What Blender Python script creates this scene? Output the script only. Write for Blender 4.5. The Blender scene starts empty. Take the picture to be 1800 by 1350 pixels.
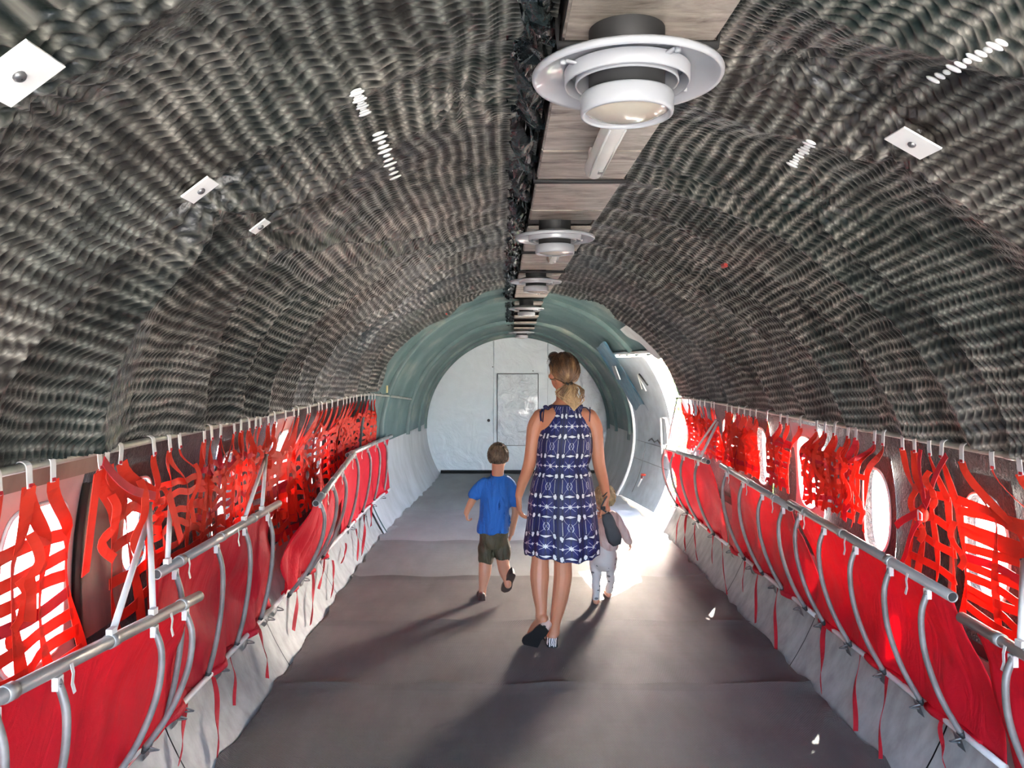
import bpy, bmesh, math, random
import numpy as np
from mathutils import Vector, Matrix
S = bpy.context.scene
COL = S.collection
random.seed(7)
F = 1350.0; VX, VY, H = 883.0, 640.0, 1.6

# ---------------------------------------------------------------- camera
cd = bpy.data.cameras.new('camera'); cam = bpy.data.objects.new('camera', cd); COL.objects.link(cam)
cam.location = (0, 0, H); cam.rotation_euler = (math.pi/2, 0, 0)
cd.sensor_width = 36; cd.lens = 36*F/1800
cd.shift_x = (900-VX)/1800; cd.shift_y = (VY-675)/1800
cd.clip_start = 0.02; cd.clip_end = 500
S.camera = cam
# ---------------------------------------------------------------- light
wd = bpy.data.worlds.new('world'); S.world = wd; wd.use_nodes = True
wn = wd.node_tree.nodes; wl = wd.node_tree.links
bg = wn['Background']
sky = wn.new('ShaderNodeTexSky'); sky.sky_type = 'NISHITA'; sky.sun_disc = False
sky.sun_elevation = math.radians(34.4); sky.sun_rotation = math.radians(22)
sky.air_density = 0.7; sky.dust_density = 4.0; sky.ozone_density = 1.0
wl.new(sky.outputs[0], bg.inputs[0]); bg.inputs[1].default_value = 2.4
sl = bpy.data.lights.new('sun', 'SUN'); sl.energy = 42; sl.angle = math.radians(0.6); sl.color = (1, .95, .86)
so = bpy.data.objects.new('sun', sl); COL.objects.link(so); so.location = (6, 20, 12)
so.rotation_euler = Vector((.55, 1.35, 1.0)).to_track_quat('Z', 'Y').to_euler()
S.view_settings.view_transform = 'Standard'; S.view_settings.look = 'None'
S.view_settings.gamma = 1; S.view_settings.use_curve_mapping = False
S.view_settings.exposure = 1.85

# ---------------------------------------------------------------- helpers
def W(x, y, d): return Vector(((x-VX)/F*d, d, H-(y-VY)/F*d))
def smooth(t): t = min(1, max(0, t)); return t*t*(3-2*t)
def hullp(y):
    t = smooth((y-6.6)/4.6)
    return .2+.01*t, .85-.155*t, 1-.165*t       # cx, cz, scale
def hp(phi, y, R):
    cx, cz, s = hullp(y); return Vector((cx+R*s*math.sin(phi), y, cz+R*s*math.cos(phi)))
def hz(side, z, y, R):
    cx, cz, s = hullp(y); r = R*s
    return Vector((cx+side*math.sqrt(max(0, r*r-(z-cz)**2)), y, z))
def hit(x, y, R=1.55):
    a, b = (x-VX)/F, (VY-y)/F; best = None
    for i in range(20, 1400):
        d = i*.01; cx, cz, s = hullp(d)
        if math.hypot(a*d-cx, H+b*d-cz) >= R*s: return W(x, y, d)
    return W(x, y, 11)

def tag(o, label=None, cat=None, group=None, kind=None):
    if label: o['label'] = label
    if cat: o['category'] = cat
    if group: o['group'] = group
    if kind: o['kind'] = kind
    return o
def empty(name, loc, label, cat, group=None):
    o = bpy.data.objects.new(name, None); COL.objects.link(o); o.location = loc; o.empty_display_size = .1
    return tag(o, label, cat, group)
def link(name, me, m, parent=None, sm=True):
    o = bpy.data.objects.new(name, me); COL.objects.link(o)
    if m is not None: me.materials.append(m)
    if sm: me.polygons.foreach_set('use_smooth', [True]*len(me.polygons))
    if parent is not None:
        o.parent = parent; o.matrix_parent_inverse = Matrix.Translation(-pw(parent))
    return o
def pw(o): return Vector(o.location) if o.type == 'EMPTY' else Vector((0, 0, 0))
class MB:
    def __init__(s): s.v = []; s.f = []; s.flat = False
    def add(s, vs, fs):
        n = len(s.v); s.v += [tuple(v) for v in vs]; s.f += [tuple(i+n for i in f) for f in fs]; return s
    def tube(s, pts, r, n=10, cap=True, flat=1.0):
        pts = [Vector(p) for p in pts]; m = len(pts); rs = r if isinstance(r, (list, tuple)) else [r]*m
        T = [(pts[min(i+1, m-1)]-pts[max(i-1, 0)]).normalized() for i in range(m)]
        u = T[0].orthogonal().normalized(); vs = []
        for i in range(m):
            u = (u-T[i]*u.dot(T[i])).normalized(); w = T[i].cross(u)
            for k in range(n):
                a = 2*math.pi*k/n; vs.append(pts[i]+u*(math.cos(a)*rs[i])+w*(math.sin(a)*rs[i]*flat))
        fs = [(i*n+k, i*n+(k+1) % n, (i+1)*n+(k+1) % n, (i+1)*n+k) for i in range(m-1) for k in range(n)]
        if cap: fs += [tuple(range(n-1, -1, -1)), tuple((m-1)*n+k for k in range(n))]
        return s.add(vs, fs)
    def pipe(s, a, b, r, th=.003, n=18):
        a, b = Vector(a), Vector(b); t = (b-a).normalized(); u = t.orthogonal().normalized(); w = t.cross(u)
        vs = []
        for p, rr in ((a, r-th), (a, r), (b, r), (b, r-th)):
            for k in range(n):
                q = 2*math.pi*k/n; vs.append(p+(u*math.cos(q)+w*math.sin(q))*rr)
        fs = [(i*n+k, i*n+(k+1) % n, ((i+1) % 4)*n+(k+1) % n, ((i+1) % 4)*n+k) for i in range(4) for k in range(n)]
        return s.add(vs, fs)
    def ribbon(s, pts, wd, w, th=.0018):
        s.flat = True
        pts = [Vector(p) for p in pts]; m = len(pts); vs = []
        for i in range(m):
            t = (pts[min(i+1, m-1)]-pts[max(i-1, 0)]).normalized()
            d = Vector(wd[i] if isinstance(wd, list) else wd); d = (d-t*d.dot(t)).normalized(); nn = t.cross(d)
            for a, b in ((-1, -1), (1, -1), (1, 1), (-1, 1)): vs.append(pts[i]+d*(a*w/2)+nn*(b*th/2))
        fs = [(i*4+k, i*4+(k+1) % 4, i*4+4+(k+1) % 4, i*4+4+k) for i in range(m-1) for k in range(4)]
        fs += [(3, 2, 1, 0), (m*4-4, m*4-3, m*4-2, m*4-1)]
        return s.add(vs, fs)
    def box(s, c, d, rot=None):
        c = Vector(c); vs = []
        for x in (-1, 1):
            for y in (-1, 1):
                for z in (-1, 1):
                    p = Vector((x*d[0]/2, y*d[1]/2, z*d[2]/2))
                    if rot is not None: p = rot @ p
                    vs.append(c+p)
        return s.add(vs, [(0, 1, 3, 2), (4, 6, 7, 5), (0, 4, 5, 1), (2, 3, 7, 6), (0, 2, 6, 4), (1, 5, 7, 3)])
    def lathe(s, c, prof, n=40, ax=None):
        c = Vector(c); vs = []; R = ax if ax is not None else Matrix.Identity(3); m = len(prof)
        for r, z in prof:
            for k in range(n):
                a = 2*math.pi*k/n; vs.append(c+R @ Vector((r*math.cos(a), r*math.sin(a), z)))
        return s.add(vs, [(i*n+k, i*n+(k+1) % n, (i+1)*n+(k+1) % n, (i+1)*n+k) for i in range(m-1) for k in range(n)])
    def grid(s, fn, nu, nv, closed=False):
        vs = [fn(i/(nu-1) if not closed else i/nu, j/(nv-1)) for j in range(nv) for i in range(nu)]
        fs = []
        for j in range(nv-1):
            for i in range(nu if closed else nu-1): fs.append((j*nu+i, j*nu+(i+1) % nu, (j+1)*nu+(i+1) % nu, (j+1)*nu+i))
        return s.add(vs, fs)
    def ell(s, c, r, R=None, n=16, m=10):
        c = Vector(c); vs = []
        for j in range(m+1):
            t = math.pi*j/m
            for k in range(n):
                a = 2*math.pi*k/n
                p = Vector((r[0]*math.sin(t)*math.cos(a), r[1]*math.sin(t)*math.sin(a), r[2]*math.cos(t)))
                if R is not None: p = R @ p
                vs.append(c+p)
        return s.add(vs, [(i*n+k, i*n+(k+1) % n, (i+1)*n+(k+1) % n, (i+1)*n+k) for i in range(m) for k in range(n)])
    def mesh(s):
        me = bpy.data.meshes.new('m'); me.from_pydata(s.v, [], s.f); me.validate(); me.update(); return me
    def build(s, name, m, parent=None, sm=True): return link(name, s.mesh(), m, parent, sm and not s.flat)
def bez(P, n=12):   # Catmull-Rom through points
    P = [Vector(p) for p in P]; out = []
    for i in range(len(P)-1):
        a = P[max(i-1, 0)]; b = P[i]; c = P[i+1]; d = P[min(i+2, len(P)-1)]
        for k in range(n):
            t = k/n; out.append(.5*((2*b)+(c-a)*t+(2*a-5*b+4*c-d)*t*t+(3*b-a-3*c+d)*t**3))
    out.append(P[-1]); return out

# ---- material helpers
class NT:
    def __init__(s, m): s.t = m.node_tree; s.n = s.t.nodes; s.l = s.t.links
    def new(s, typ, ins=None, **kw):
        q = s.n.new(typ)
        for k, v in kw.items(): setattr(q, k, v)
        for k, v in (ins or {}).items(): s.put(q.inputs[k], v)
        return q
    def put(s, sock, v):
        if isinstance(v, bpy.types.NodeSocket): s.l.new(v, sock)
        elif isinstance(v, bpy.types.Node): s.l.new(v.outputs[0], sock)
        else: sock.default_value = v
    def m(s, op, a, b=0.0, c=0.0):
        q = s.n.new('ShaderNodeMath'); q.operation = op
        s.put(q.inputs[0], a); s.put(q.inputs[1], b); s.put(q.inputs[2], c); return q.outputs[0]
    def noise(s, scale, detail=3, vec=None, dist=0.0, rough=.55):
        q = s.new('ShaderNodeTexNoise', {'Scale': scale, 'Detail': detail, 'Distortion': dist, 'Roughness': rough})
        if vec is not None: s.put(q.inputs['Vector'], vec)
        return q.outputs[0]
    def obj(s, sx=1, sy=1, sz=1):
        t = s.new('ShaderNodeTexCoord'); mp = s.new('ShaderNodeMapping', {'Scale': (sx, sy, sz)})
        s.l.new(t.outputs['Object'], mp.inputs[0]); return mp.outputs[0]
    def ramp(s, f, stops):
        q = s.new('ShaderNodeValToRGB'); s.put(q.inputs[0], f); e = q.color_ramp.elements
        while len(e) < len(stops): e.new(.5)
        for i, (p, c) in enumerate(stops): e[i].position = p; e[i].color = (*c, 1) if len(c) == 3 else c
        return q.outputs[0]
    def mix(s, f, a, b):
        q = s.new('ShaderNodeMix', data_type='RGBA'); s.put(q.inputs[0], f)
        s.put(q.inputs[6], a if not isinstance(a, tuple) else (*a[:3], 1)); s.put(q.inputs[7], b if not isinstance(b, tuple) else (*b[:3], 1))
        return q.outputs[2]
    def bump(s, h, dist, st=1.0): 
        q = s.new('ShaderNodeBump', {'Strength': st, 'Distance': dist}); s.put(q.inputs['Height'], h); return q.outputs[0]
def mat(name, col, rough=.6, metal=0.0, var=.12, vs=9.0, bump=0.0, bs=60.0, spec=.5, trans=0.0, col2=None, coat=0.0, f=None, sx=(1, 1, 1)):
    m = bpy.data.materials.new(name); m.use_nodes = True; t = NT(m); p = t.n['Principled BSDF']
    p.inputs['Roughness'].default_value = rough; p.inputs['Metallic'].default_value = metal
    p.inputs['Specular IOR Level'].default_value = spec; p.inputs['Coat Weight'].default_value = coat
    v = t.obj(*sx); c2 = col2 if col2 else tuple(c*(1-var*2) for c in col)
    t.put(p.inputs['Base Color'], t.ramp(t.noise(vs, 4, v), [(.32, c2), (.68, col)]))
    if bump: t.put(p.inputs['Normal'], t.bump(t.noise(bs, 4, v), bump))
    if trans:
        tr = t.new('ShaderNodeBsdfTranslucent'); tr.inputs[0].default_value = (*col, 1)
        mx = t.new('ShaderNodeMixShader', {0: trans}); t.l.new(p.outputs[0], mx.inputs[1]); t.l.new(tr.outputs[0], mx.inputs[2])
        t.l.new(mx.outputs[0], t.n['Material Output'].inputs[0])
    if f: f(t, p)
    return m

MOUTH = -2.0  # unseen hull end left open behind the camera to let in fill light
# ---------------------------------------------------------------- materials
def f_quilt(t, p):
    pass
M = {}
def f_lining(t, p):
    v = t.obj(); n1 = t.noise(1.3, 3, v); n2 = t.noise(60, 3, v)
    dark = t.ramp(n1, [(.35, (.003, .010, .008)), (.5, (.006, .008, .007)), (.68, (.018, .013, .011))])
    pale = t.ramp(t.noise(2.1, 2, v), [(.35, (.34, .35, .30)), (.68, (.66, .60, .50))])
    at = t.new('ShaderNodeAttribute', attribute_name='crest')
    t.put(p.inputs['Base Color'], t.mix(t.m('MULTIPLY', at.outputs[2], .85), dark, pale))  # highlights painted in: ridge crests tinted cream, shaded valleys near black
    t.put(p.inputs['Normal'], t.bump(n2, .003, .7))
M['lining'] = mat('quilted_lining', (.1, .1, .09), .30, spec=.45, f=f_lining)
def f_wl(t, p):
    v = t.obj(1, 2, 1); n1 = t.noise(4, 4, v)
    t.put(p.inputs['Base Color'], t.ramp(n1, [(.35, (.02, .016, .014)), (.6, (.085, .062, .054))]))
    t.put(p.inputs['Normal'], t.bump(t.noise(28, 5, v, 1.5), .05, 1.0))
M['wall_lining'] = mat('crinkled_wall_lining', (.1, .08, .07), .42, f=f_wl)
def f_green(t, p):
    v = t.obj(); w = t.new('ShaderNodeTexBrick', {'Scale': 1.0, 'Mortar Size': .004, 'Brick Width': .09, 'Row Height': .045})
    uv = t.new('ShaderNodeUVMap'); t.put(w.inputs[0], uv.outputs[0])
    t.put(p.inputs['Base Color'], t.ramp(t.noise(3, 4, v), [(.3, (.05, .095, .092)), (.55, (.085, .14, .13)), (.75, (.20, .23, .19))]))
    t.put(p.inputs['Normal'], t.bump(w.outputs[1], .004, .8))
M['green'] = mat('green_hull_paint', (.1, .2, .17), .5, f=f_green)
M['kick'] = mat('grey_kick_panel', (.40, .40, .37), .55, col2=(.27, .265, .24), vs=14, bump=.0015, bs=30, sx=(1, 1, .5))
M['kick_far'] = mat('grey_aft_panel', (.46, .47, .46), .5, col2=(.34, .34, .32), vs=5, bump=.001, bs=12, sx=(1, 1, .4))
def f_floor(t, p):
    v = t.obj(); s = t.new('ShaderNodeSeparateXYZ', {0: v})
    dia = t.m('ADD', t.m('MULTIPLY', s.outputs[0], 1.0), t.m('MULTIPLY', s.outputs[1], 1.35))
    rib = t.m('SINE', t.m('MULTIPLY', dia, 2*math.pi/.012))
    n = t.noise(1.6, 4, t.obj(1, .5, 1)); big = t.noise(5, 4, t.obj(.35, 3, 1)); fine = t.noise(120, 2, v)
    h = t.m('ADD', t.m('MULTIPLY', rib, .6), t.m('ADD', t.m('MULTIPLY', big, 3.0), t.m('MULTIPLY', fine, .35)))
    t.put(p.inputs['Normal'], t.bump(h, .004, .6))
    t.put(p.inputs['Base Color'], t.ramp(n, [(.3, (.095, .084, .077)), (.7, (.165, .150, .135))]))
    t.put(p.inputs['Roughness'], t.m('MULTIPLY_ADD', t.noise(7, 4, t.obj(1.5, .4, 1)), .30, .42))
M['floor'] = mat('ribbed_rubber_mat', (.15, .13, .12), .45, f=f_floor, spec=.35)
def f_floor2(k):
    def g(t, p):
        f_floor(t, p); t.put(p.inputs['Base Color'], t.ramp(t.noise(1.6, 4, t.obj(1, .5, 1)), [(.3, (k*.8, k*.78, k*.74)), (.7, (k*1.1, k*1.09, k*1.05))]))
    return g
M['floor_mid'] = mat('painted_light_mid_mat', (.2, .2, .2), .45, f=f_floor2(.21), spec=.35)  # mid mats coloured lighter to stand in for light on the floor
M['floor_aft'] = mat('painted_light_aft_mat', (.3, .3, .3), .5, f=f_floor2(.33), spec=.3)  # aft mats lighter still, the door's light put into their colour
M['alu'] = mat('brushed_grey_tube', (.46, .45, .42), .38, metal=.55, var=.1, vs=30, sx=(1, .2, 1))
M['alu_dark'] = mat('dull_curved_tube', (.30, .28, .26), .5, metal=.3, var=.2, vs=12)
M['rail'] = mat('olive_grey_rail', (.40, .40, .33), .4, metal=.4, var=.15, vs=12)
M['hook'] = mat('chalky_white_hook', (.72, .70, .66), .5, var=.1)
M['steel'] = mat('bolt_steel', (.25, .25, .25), .4, metal=.8)
M['black'] = mat('black_rubber', (.02, .02, .02), .6)
def f_red(t, p):
    v = t.obj(1, 1, 1); t.put(p.inputs['Normal'], t.bump(t.m('ADD', t.noise(5, 4, t.obj(1, 2, .7), 1.0), t.m('MULTIPLY', t.noise(400, 1, v), .03)), .02, .8))
M['canvas'] = mat('red_canvas', (.86, .010, .034), .62, var=.10, vs=4, trans=.38, f=f_red)
M['canvas2'] = mat('red_canvas_faded', (.74, .016, .042), .62, var=.16, vs=4, trans=.38, f=f_red)
M['strap'] = mat('red_webbing', (.80, .055, .022), .6, var=.10, vs=14, trans=.42, bump=.0006, bs=500)
M['strap_dark'] = mat('crimson_webbing', (.60, .015, .03), .65, var=.12, vs=14, trans=.25)
def f_wood(t, p):
    v = t.obj(1.2, 5, 1)
    t.put(p.inputs['Base Color'], t.ramp(t.noise(5, 6, v, .6, .65), [(.28, (.07, .05, .038)), (.42, (.25, .21, .17)), (.6, (.42, .37, .31)), (.75, (.58, .54, .48))]))
    t.put(p.inputs['Normal'], t.bump(t.noise(30, 4, v), .002, .6))
M['duct'] = mat('stained_taupe_panel', (.4, .35, .3), .42, f=f_wood)
M['duct_side'] = mat('brown_duct_side', (.17, .12, .095), .5, var=.3, bump=.002, bs=20)
M['frame_pink'] = mat('pinkish_window_liner', (.62, .48, .44), .5, var=.08)
M['liner'] = mat('brown_liner_board', (.34, .27, .20), .55, var=.25, vs=6, bump=.002, bs=15, sx=(1, 1, .3))
M['white_metal'] = mat('white_enamel', (.40, .41, .42), .28, var=.04, coat=.3)
M['lampcup'] = mat('beige_dome', (.50, .45, .36), .2, var=.06, coat=.5)
M['cream_plastic'] = mat('cream_plastic', (.80, .80, .74), .35, var=.04, trans=.25)
def f_bulk(t, p):
    v = t.obj()
    t.put(p.inputs['Normal'], t.bump(t.noise(2.4, 3, v, 2.0), .035, .5))
M['bulkhead'] = mat('glossy_white_sheet', (.66, .72, .73), .3, var=.03, f=f_bulk)
def f_crink(t, p):
    v = t.obj(); t.put(p.inputs['Normal'], t.bump(t.noise(7, 4, v, 1.5), .05, .9))
M['foil'] = mat('crinkled_white_vinyl', (.70, .74, .75), .18, var=.03, f=f_crink, coat=.5)
M['door'] = mat('grey_white_door_paint', (.52, .57, .59), .42, var=.12, vs=7, bump=.002, bs=8)
M['frame_white'] = mat('white_trim', (.85, .85, .82), .4, var=.03)
M['paper'] = mat('white_tag', (.82, .82, .78), .5, var=.04)
M['yellow'] = mat('yellow_tag', (.75, .66, .30), .5, var=.1)
M['blue_film'] = mat('blue_plastic_film', (.08, .20, .27), .3, var=.25, bump=.01, bs=9)
M['red_plastic'] = mat('red_plastic', (.55, .05, .03), .4)
M['teal'] = mat('dark_plastic_drape', (.035, .05, .05), .22, var=.3, bump=.02, bs=25, spec=.8)
def pane_mat():
    m = bpy.data.materials.new('milky_window_pane'); m.use_nodes = True; t = NT(m); t.n.clear()
    o = t.new('ShaderNodeOutputMaterial'); tr = t.new('ShaderNodeBsdfTransparent'); tl = t.new('ShaderNodeBsdfTranslucent')
    tr.inputs[0].default_value = (.95, .97, .97, 1); tl.inputs[0].default_value = (.9, .9, .9, 1)
    gl = t.new('ShaderNodeBsdfGlossy', {'Roughness': .08})
    f = t.m('MULTIPLY_ADD', t.noise(12, 3, t.obj()), .2, .62)
    a = t.new('ShaderNodeMixShader'); t.put(a.inputs[0], f); t.l.new(tr.outputs[0], a.inputs[1]); t.l.new(tl.outputs[0], a.inputs[2])
    b = t.new('ShaderNodeMixShader'); b.inputs[0].default_value = .05; t.l.new(a.outputs[0], b.inputs[1]); t.l.new(gl.outputs[0], b.inputs[2])
    t.l.new(b.outputs[0], o.inputs[0]); return m
M['pane'] = pane_mat()

# ---------------------------------------------------------------- numpy noise
rng = np.random.default_rng(3)
def vnoise(u, v, su, sv, seed):
    r = np.random.default_rng(seed); G = r.random((512, 512))*2-1
    a = u/su+200; b = v/sv+60; i = np.floor(a).astype(int); j = np.floor(b).astype(int); fa = a-i; fb = b-j
    fa = fa*fa*(3-2*fa); fb = fb*fb*(3-2*fb)
    g = lambda x, y: G[x % 512, y % 512]
    return (g(i, j)*(1-fa)+g(i+1, j)*fa)*(1-fb)+(g(i, j+1)*(1-fa)+g(i+1, j+1)*fa)*fb
def npmesh(name, X, keep, U, V, m, parent=None, flip=False, extra=None):
    ny, nu = X.shape[:2]; me = bpy.data.meshes.new(name)
    idx = np.arange(ny*nu).reshape(ny, nu)
    q = np.stack([idx[:-1, :-1], idx[:-1, 1:], idx[1:, 1:], idx[1:, :-1]], -1)[keep]
    if flip: q = q[:, ::-1]
    used = np.unique(q); rm = -np.ones(ny*nu, int); rm[used] = np.arange(len(used)); q = rm[q]
    P = X.reshape(-1, 3)[used]; n = len(q)
    me.vertices.add(len(P)); me.vertices.foreach_set('co', P.astype(np.float32).ravel())
    me.loops.add(n*4); me.loops.foreach_set('vertex_index', q.ravel().astype(np.int32))
    me.polygons.add(n); me.polygons.foreach_set('loop_start', np.arange(0, n*4, 4, dtype=np.int32))
    me.update(calc_edges=True)
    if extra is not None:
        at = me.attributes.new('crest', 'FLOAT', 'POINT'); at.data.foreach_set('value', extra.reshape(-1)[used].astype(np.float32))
    uv = me.uv_layers.new(name='UVMap'); UVs = np.stack([U.reshape(-1)[used], V.reshape(-1)[used]], -1)
    uv.data.foreach_set('uv', UVs[q.ravel()].astype(np.float32).ravel())
    return link(name, me, m, parent)
def hull_np(y):
    t = np.clip((y-6.6)/4.6, 0, 1); t = t*t*(3-2*t); return .2+.01*t, .85-.155*t, 1-.165*t

# ---------------------------------------------------------------- ceiling: quilted lining
ys = np.concatenate([np.arange(MOUTH, 1.0, .05), np.arange(1.0, 5.4, .0036), np.arange(5.4, 7.9, .0075)])
ph = np.linspace(-1.30, 1.30, 520)
Y, P_ = np.meshgrid(ys, ph, indexing='ij'); U = P_*1.55
cx, cz, sc = hull_np(Y)
side = np.sign(P_); ap = np.abs(P_)
R = 1.475+.10*np.clip(ap/1.1, 0, 1)**1.2
# lips of the sagging folds, as lines over the roof: (angle, y)
def lipcurve(pts):
    q = []
    for (x, y) in pts: h = hit(x, y, 1.52); q.append((math.atan2(h.x-.2, h.z-.85), h.y))
    q.sort(); return np.interp(P_[0], [a[0] for a in q], [a[1] for a in q])
LIPL = [lipcurve(c) for c in ([(935, 15), (800, 35), (640, 85), (480, 150), (330, 255), (190, 385), (90, 500), (0, 600)],
    [(925, 95), (800, 135), (690, 195), (560, 260), (430, 310), (350, 335), (290, 420), (230, 520), (190, 640), (165, 790)],
    [(905, 325), (830, 350), (740, 385), (600, 395), (500, 400), (455, 402), (410, 470), (370, 580), (345, 750)],
    [(905, 360), (800, 392), (700, 415), (600, 440), (520, 480), (460, 545), (420, 640), (405, 740)],
    [(903, 400), (780, 430), (650, 475), (560, 530), (500, 600), (468, 680), (460, 725)])]
LIPR = [lipcurve(c) for c in ([(1110, 240), (1250, 285), (1420, 325), (1470, 345), (1560, 420), (1680, 540), (1770, 680), (1800, 775)],
    [(1090, 290), (1200, 303), (1290, 330), (1370, 365), (1470, 430), (1560, 520), (1650, 630), (1720, 760)],
    [(1075, 340), (1200, 367), (1300, 413), (1400, 480), (1490, 570), (1560, 660), (1600, 735)],
    [(1065, 375), (1180, 410), (1280, 460), (1370, 530), (1440, 610), (1490, 710)])]
for L_ in (LIPL, LIPR):
    a0 = L_[0]; L_[:0] = [a0-1.7, a0-1.15, a0-.6]
    while L_[-1].min() < 9: L_.append(L_[-1]+.50+.03*math.sin(len(L_)*2.3))
def steps(L_):
    fr = np.zeros_like(Y); jog = .03*vnoise(U, Y, .35, .5, 71); Yq = Y+jog
    for a, b in zip(L_[:-1], L_[1:]):
        b2 = np.maximum(b, a+.12); m_ = (Yq >= a[None, :]) & (Yq < b2[None, :]); fr = np.where(m_, (Yq-a)/(b2-a), fr)
    return fr
frL, frR = steps(LIPL), steps(LIPR)
def saw(fr): return np.where(fr < .42, np.clip(1-fr/.42, 0, 1)**1.25, np.clip((fr-.42)/.58, 0, 1)**1.35)
edge = np.clip((ap-.10)*2.6, 0, 1)
near = np.clip((5.5-Y)/4, 0, 1)
step = np.where(side > 0, (.060+.045*near)*saw(frR), (.055+.060*near)*saw(frL))*edge
R = R-step-.018*vnoise(U, Y, .30, .22, 21)*np.clip(ap*2, 0, 1)
for (tx, ty, amp) in ((30, 130, .05), (352, 333, .07), (455, 398, .05), (1605, 250, .06), (1390, 100, .04), (1560, 160, .04), (805, 140, .04), (1450, 330, .03)):
    h = hit(tx, ty, 1.52); pu = math.atan2(h.x-.2, h.z-.85)*1.55
    du = U-pu; dy = Y-h.y; rr = np.hypot(du, dy); th = np.arctan2(dy, du)
    g = np.exp(-(rr/.09)**2); R = R+.75*amp*g+.006*np.sin(th*13)*np.exp(-(rr/.24)**2)*np.clip(rr/.05, 0, 1)
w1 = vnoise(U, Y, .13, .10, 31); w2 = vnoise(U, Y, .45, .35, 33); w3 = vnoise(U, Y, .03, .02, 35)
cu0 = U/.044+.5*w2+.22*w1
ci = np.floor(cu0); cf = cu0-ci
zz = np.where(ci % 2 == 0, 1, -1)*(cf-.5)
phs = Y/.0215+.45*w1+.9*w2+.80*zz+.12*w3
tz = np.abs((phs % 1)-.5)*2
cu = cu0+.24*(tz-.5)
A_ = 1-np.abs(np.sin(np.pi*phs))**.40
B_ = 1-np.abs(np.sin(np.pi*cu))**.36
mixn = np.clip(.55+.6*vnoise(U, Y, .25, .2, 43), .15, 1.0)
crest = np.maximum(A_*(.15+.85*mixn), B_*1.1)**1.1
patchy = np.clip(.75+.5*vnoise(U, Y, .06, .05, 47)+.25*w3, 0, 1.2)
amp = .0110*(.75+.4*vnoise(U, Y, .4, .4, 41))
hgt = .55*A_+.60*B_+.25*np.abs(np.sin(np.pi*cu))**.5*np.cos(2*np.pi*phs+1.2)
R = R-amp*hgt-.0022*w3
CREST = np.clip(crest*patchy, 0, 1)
RG = R
X = np.stack([cx+R*sc*np.sin(P_), Y, cz+R*sc*np.cos(P_)], -1)
Pc = .25*(P_[:-1, :-1]+P_[1:, :-1]+P_[:-1, 1:]+P_[1:, 1:]); Yc = Y[:-1, :-1]; Zc = X[:-1, :-1, 2]
keep = ~((Pc > -.06) & (Pc < .17))
keep &= ~((Pc > 0) & (Yc > 7.32))
keep &= Yc < 7.25+.18*np.sin(Pc*9)+.3*np.clip(-Pc, 0, 1)
keep &= ~((Pc < 0) & (Zc < 1.33)) & ~((Pc > 0) & (Zc < 1.31))
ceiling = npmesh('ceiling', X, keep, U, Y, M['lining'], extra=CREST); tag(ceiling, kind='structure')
def lin_pt(x, y, off=.006, n1=10, n2=4):
    Rr = 1.48
    for _ in range(5):
        h = hit(x, y, Rr); a = math.atan2(h.x-hullp(h.y)[0], h.z-hullp(h.y)[1])
        i = int(np.searchsorted(ys, h.y)); j = int(np.searchsorted(ph, a))
        Rr = float(RG[max(0, i-n1):i+n1+1, max(0, j-n2):j+n2+1].min())-off
    return hit(x, y, Rr)
# outer roof skin so no daylight leaks round the lining
ys2 = np.linspace(MOUTH, 11.3, 90); ph2 = np.linspace(-1.62, 1.62, 90); Y2, P2 = np.meshgrid(ys2, ph2, indexing='ij'); a2, b2, c2 = hull_np(Y2)
Rr = 1.70; X2 = np.stack([a2+Rr*c2*np.sin(P2), Y2, b2+Rr*c2*np.cos(P2)], -1)
k2 = ~((Y2[:-1, :-1] > 7.2) & (Y2[:-1, :-1] < 9.4) & (X2[:-1, :-1, 2] < 1.95) & (P2[:-1, :-1] > 0)) & (X2[:-1, :-1, 2] > 1.28)
sk = npmesh('roof_skin', X2, k2, P2*1.7, Y2, M['green']); tag(sk, kind='structure')
# green aft hull
ys3 = np.arange(7.0, 11.26, .05); ph3 = np.linspace(-2.05, 2.05, 150); Y3, P3 = np.meshgrid(ys3, ph3, indexing='ij'); a3, b3, c3 = hull_np(Y3)
fr3 = ((Y3-7.0)/.5) % 1.0
R3 = 1.585-.012*np.sin(np.pi*fr3)-.01*vnoise(P3*1.5, Y3, .3, .3, 61)
X3 = np.stack([a3+R3*c3*np.sin(P3), Y3, b3+R3*c3*np.cos(P3)], -1)
z3 = X3[:-1, :-1, 2]; yy = Y3[:-1, :-1]; pp = P3[:-1, :-1]
DY0, DY1, DTOP = 7.32, 9.38, 1.72
for sd in (-1, 1):
    for (ya, yb_) in (((MOUTH, 7.3), (7.3, 11.3)) if sd < 0 else ((MOUTH, 7.3), (9.4, 11.3))):
        lo_ = MB().grid(lambda u, v: hz(sd, -.25+(.75 if ya < 7 and sd > 0 or sd < 0 and yb_ < 8 else 1.5)*u, ya+(yb_-ya)*v, 1.72), 6, 30).build('hull_skin', M['kick_far']); tag(lo_, kind='structure')
k3 = ~((pp > 0) & (yy > DY0-.02) & (yy < DY1) & (z3 < DTOP)) & (z3 > -.05) & ~((pp > 0) & (yy < DY0) & (z3 < 1.3))
k3 &= ~((pp < 0) & (yy < 7.3) & (z3 < 1.32)) & (z3 > .68)
gh = npmesh('wall_aft', X3, k3, P3*1.55, Y3, M['green']); tag(gh, kind='structure')
aft = gh
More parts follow.
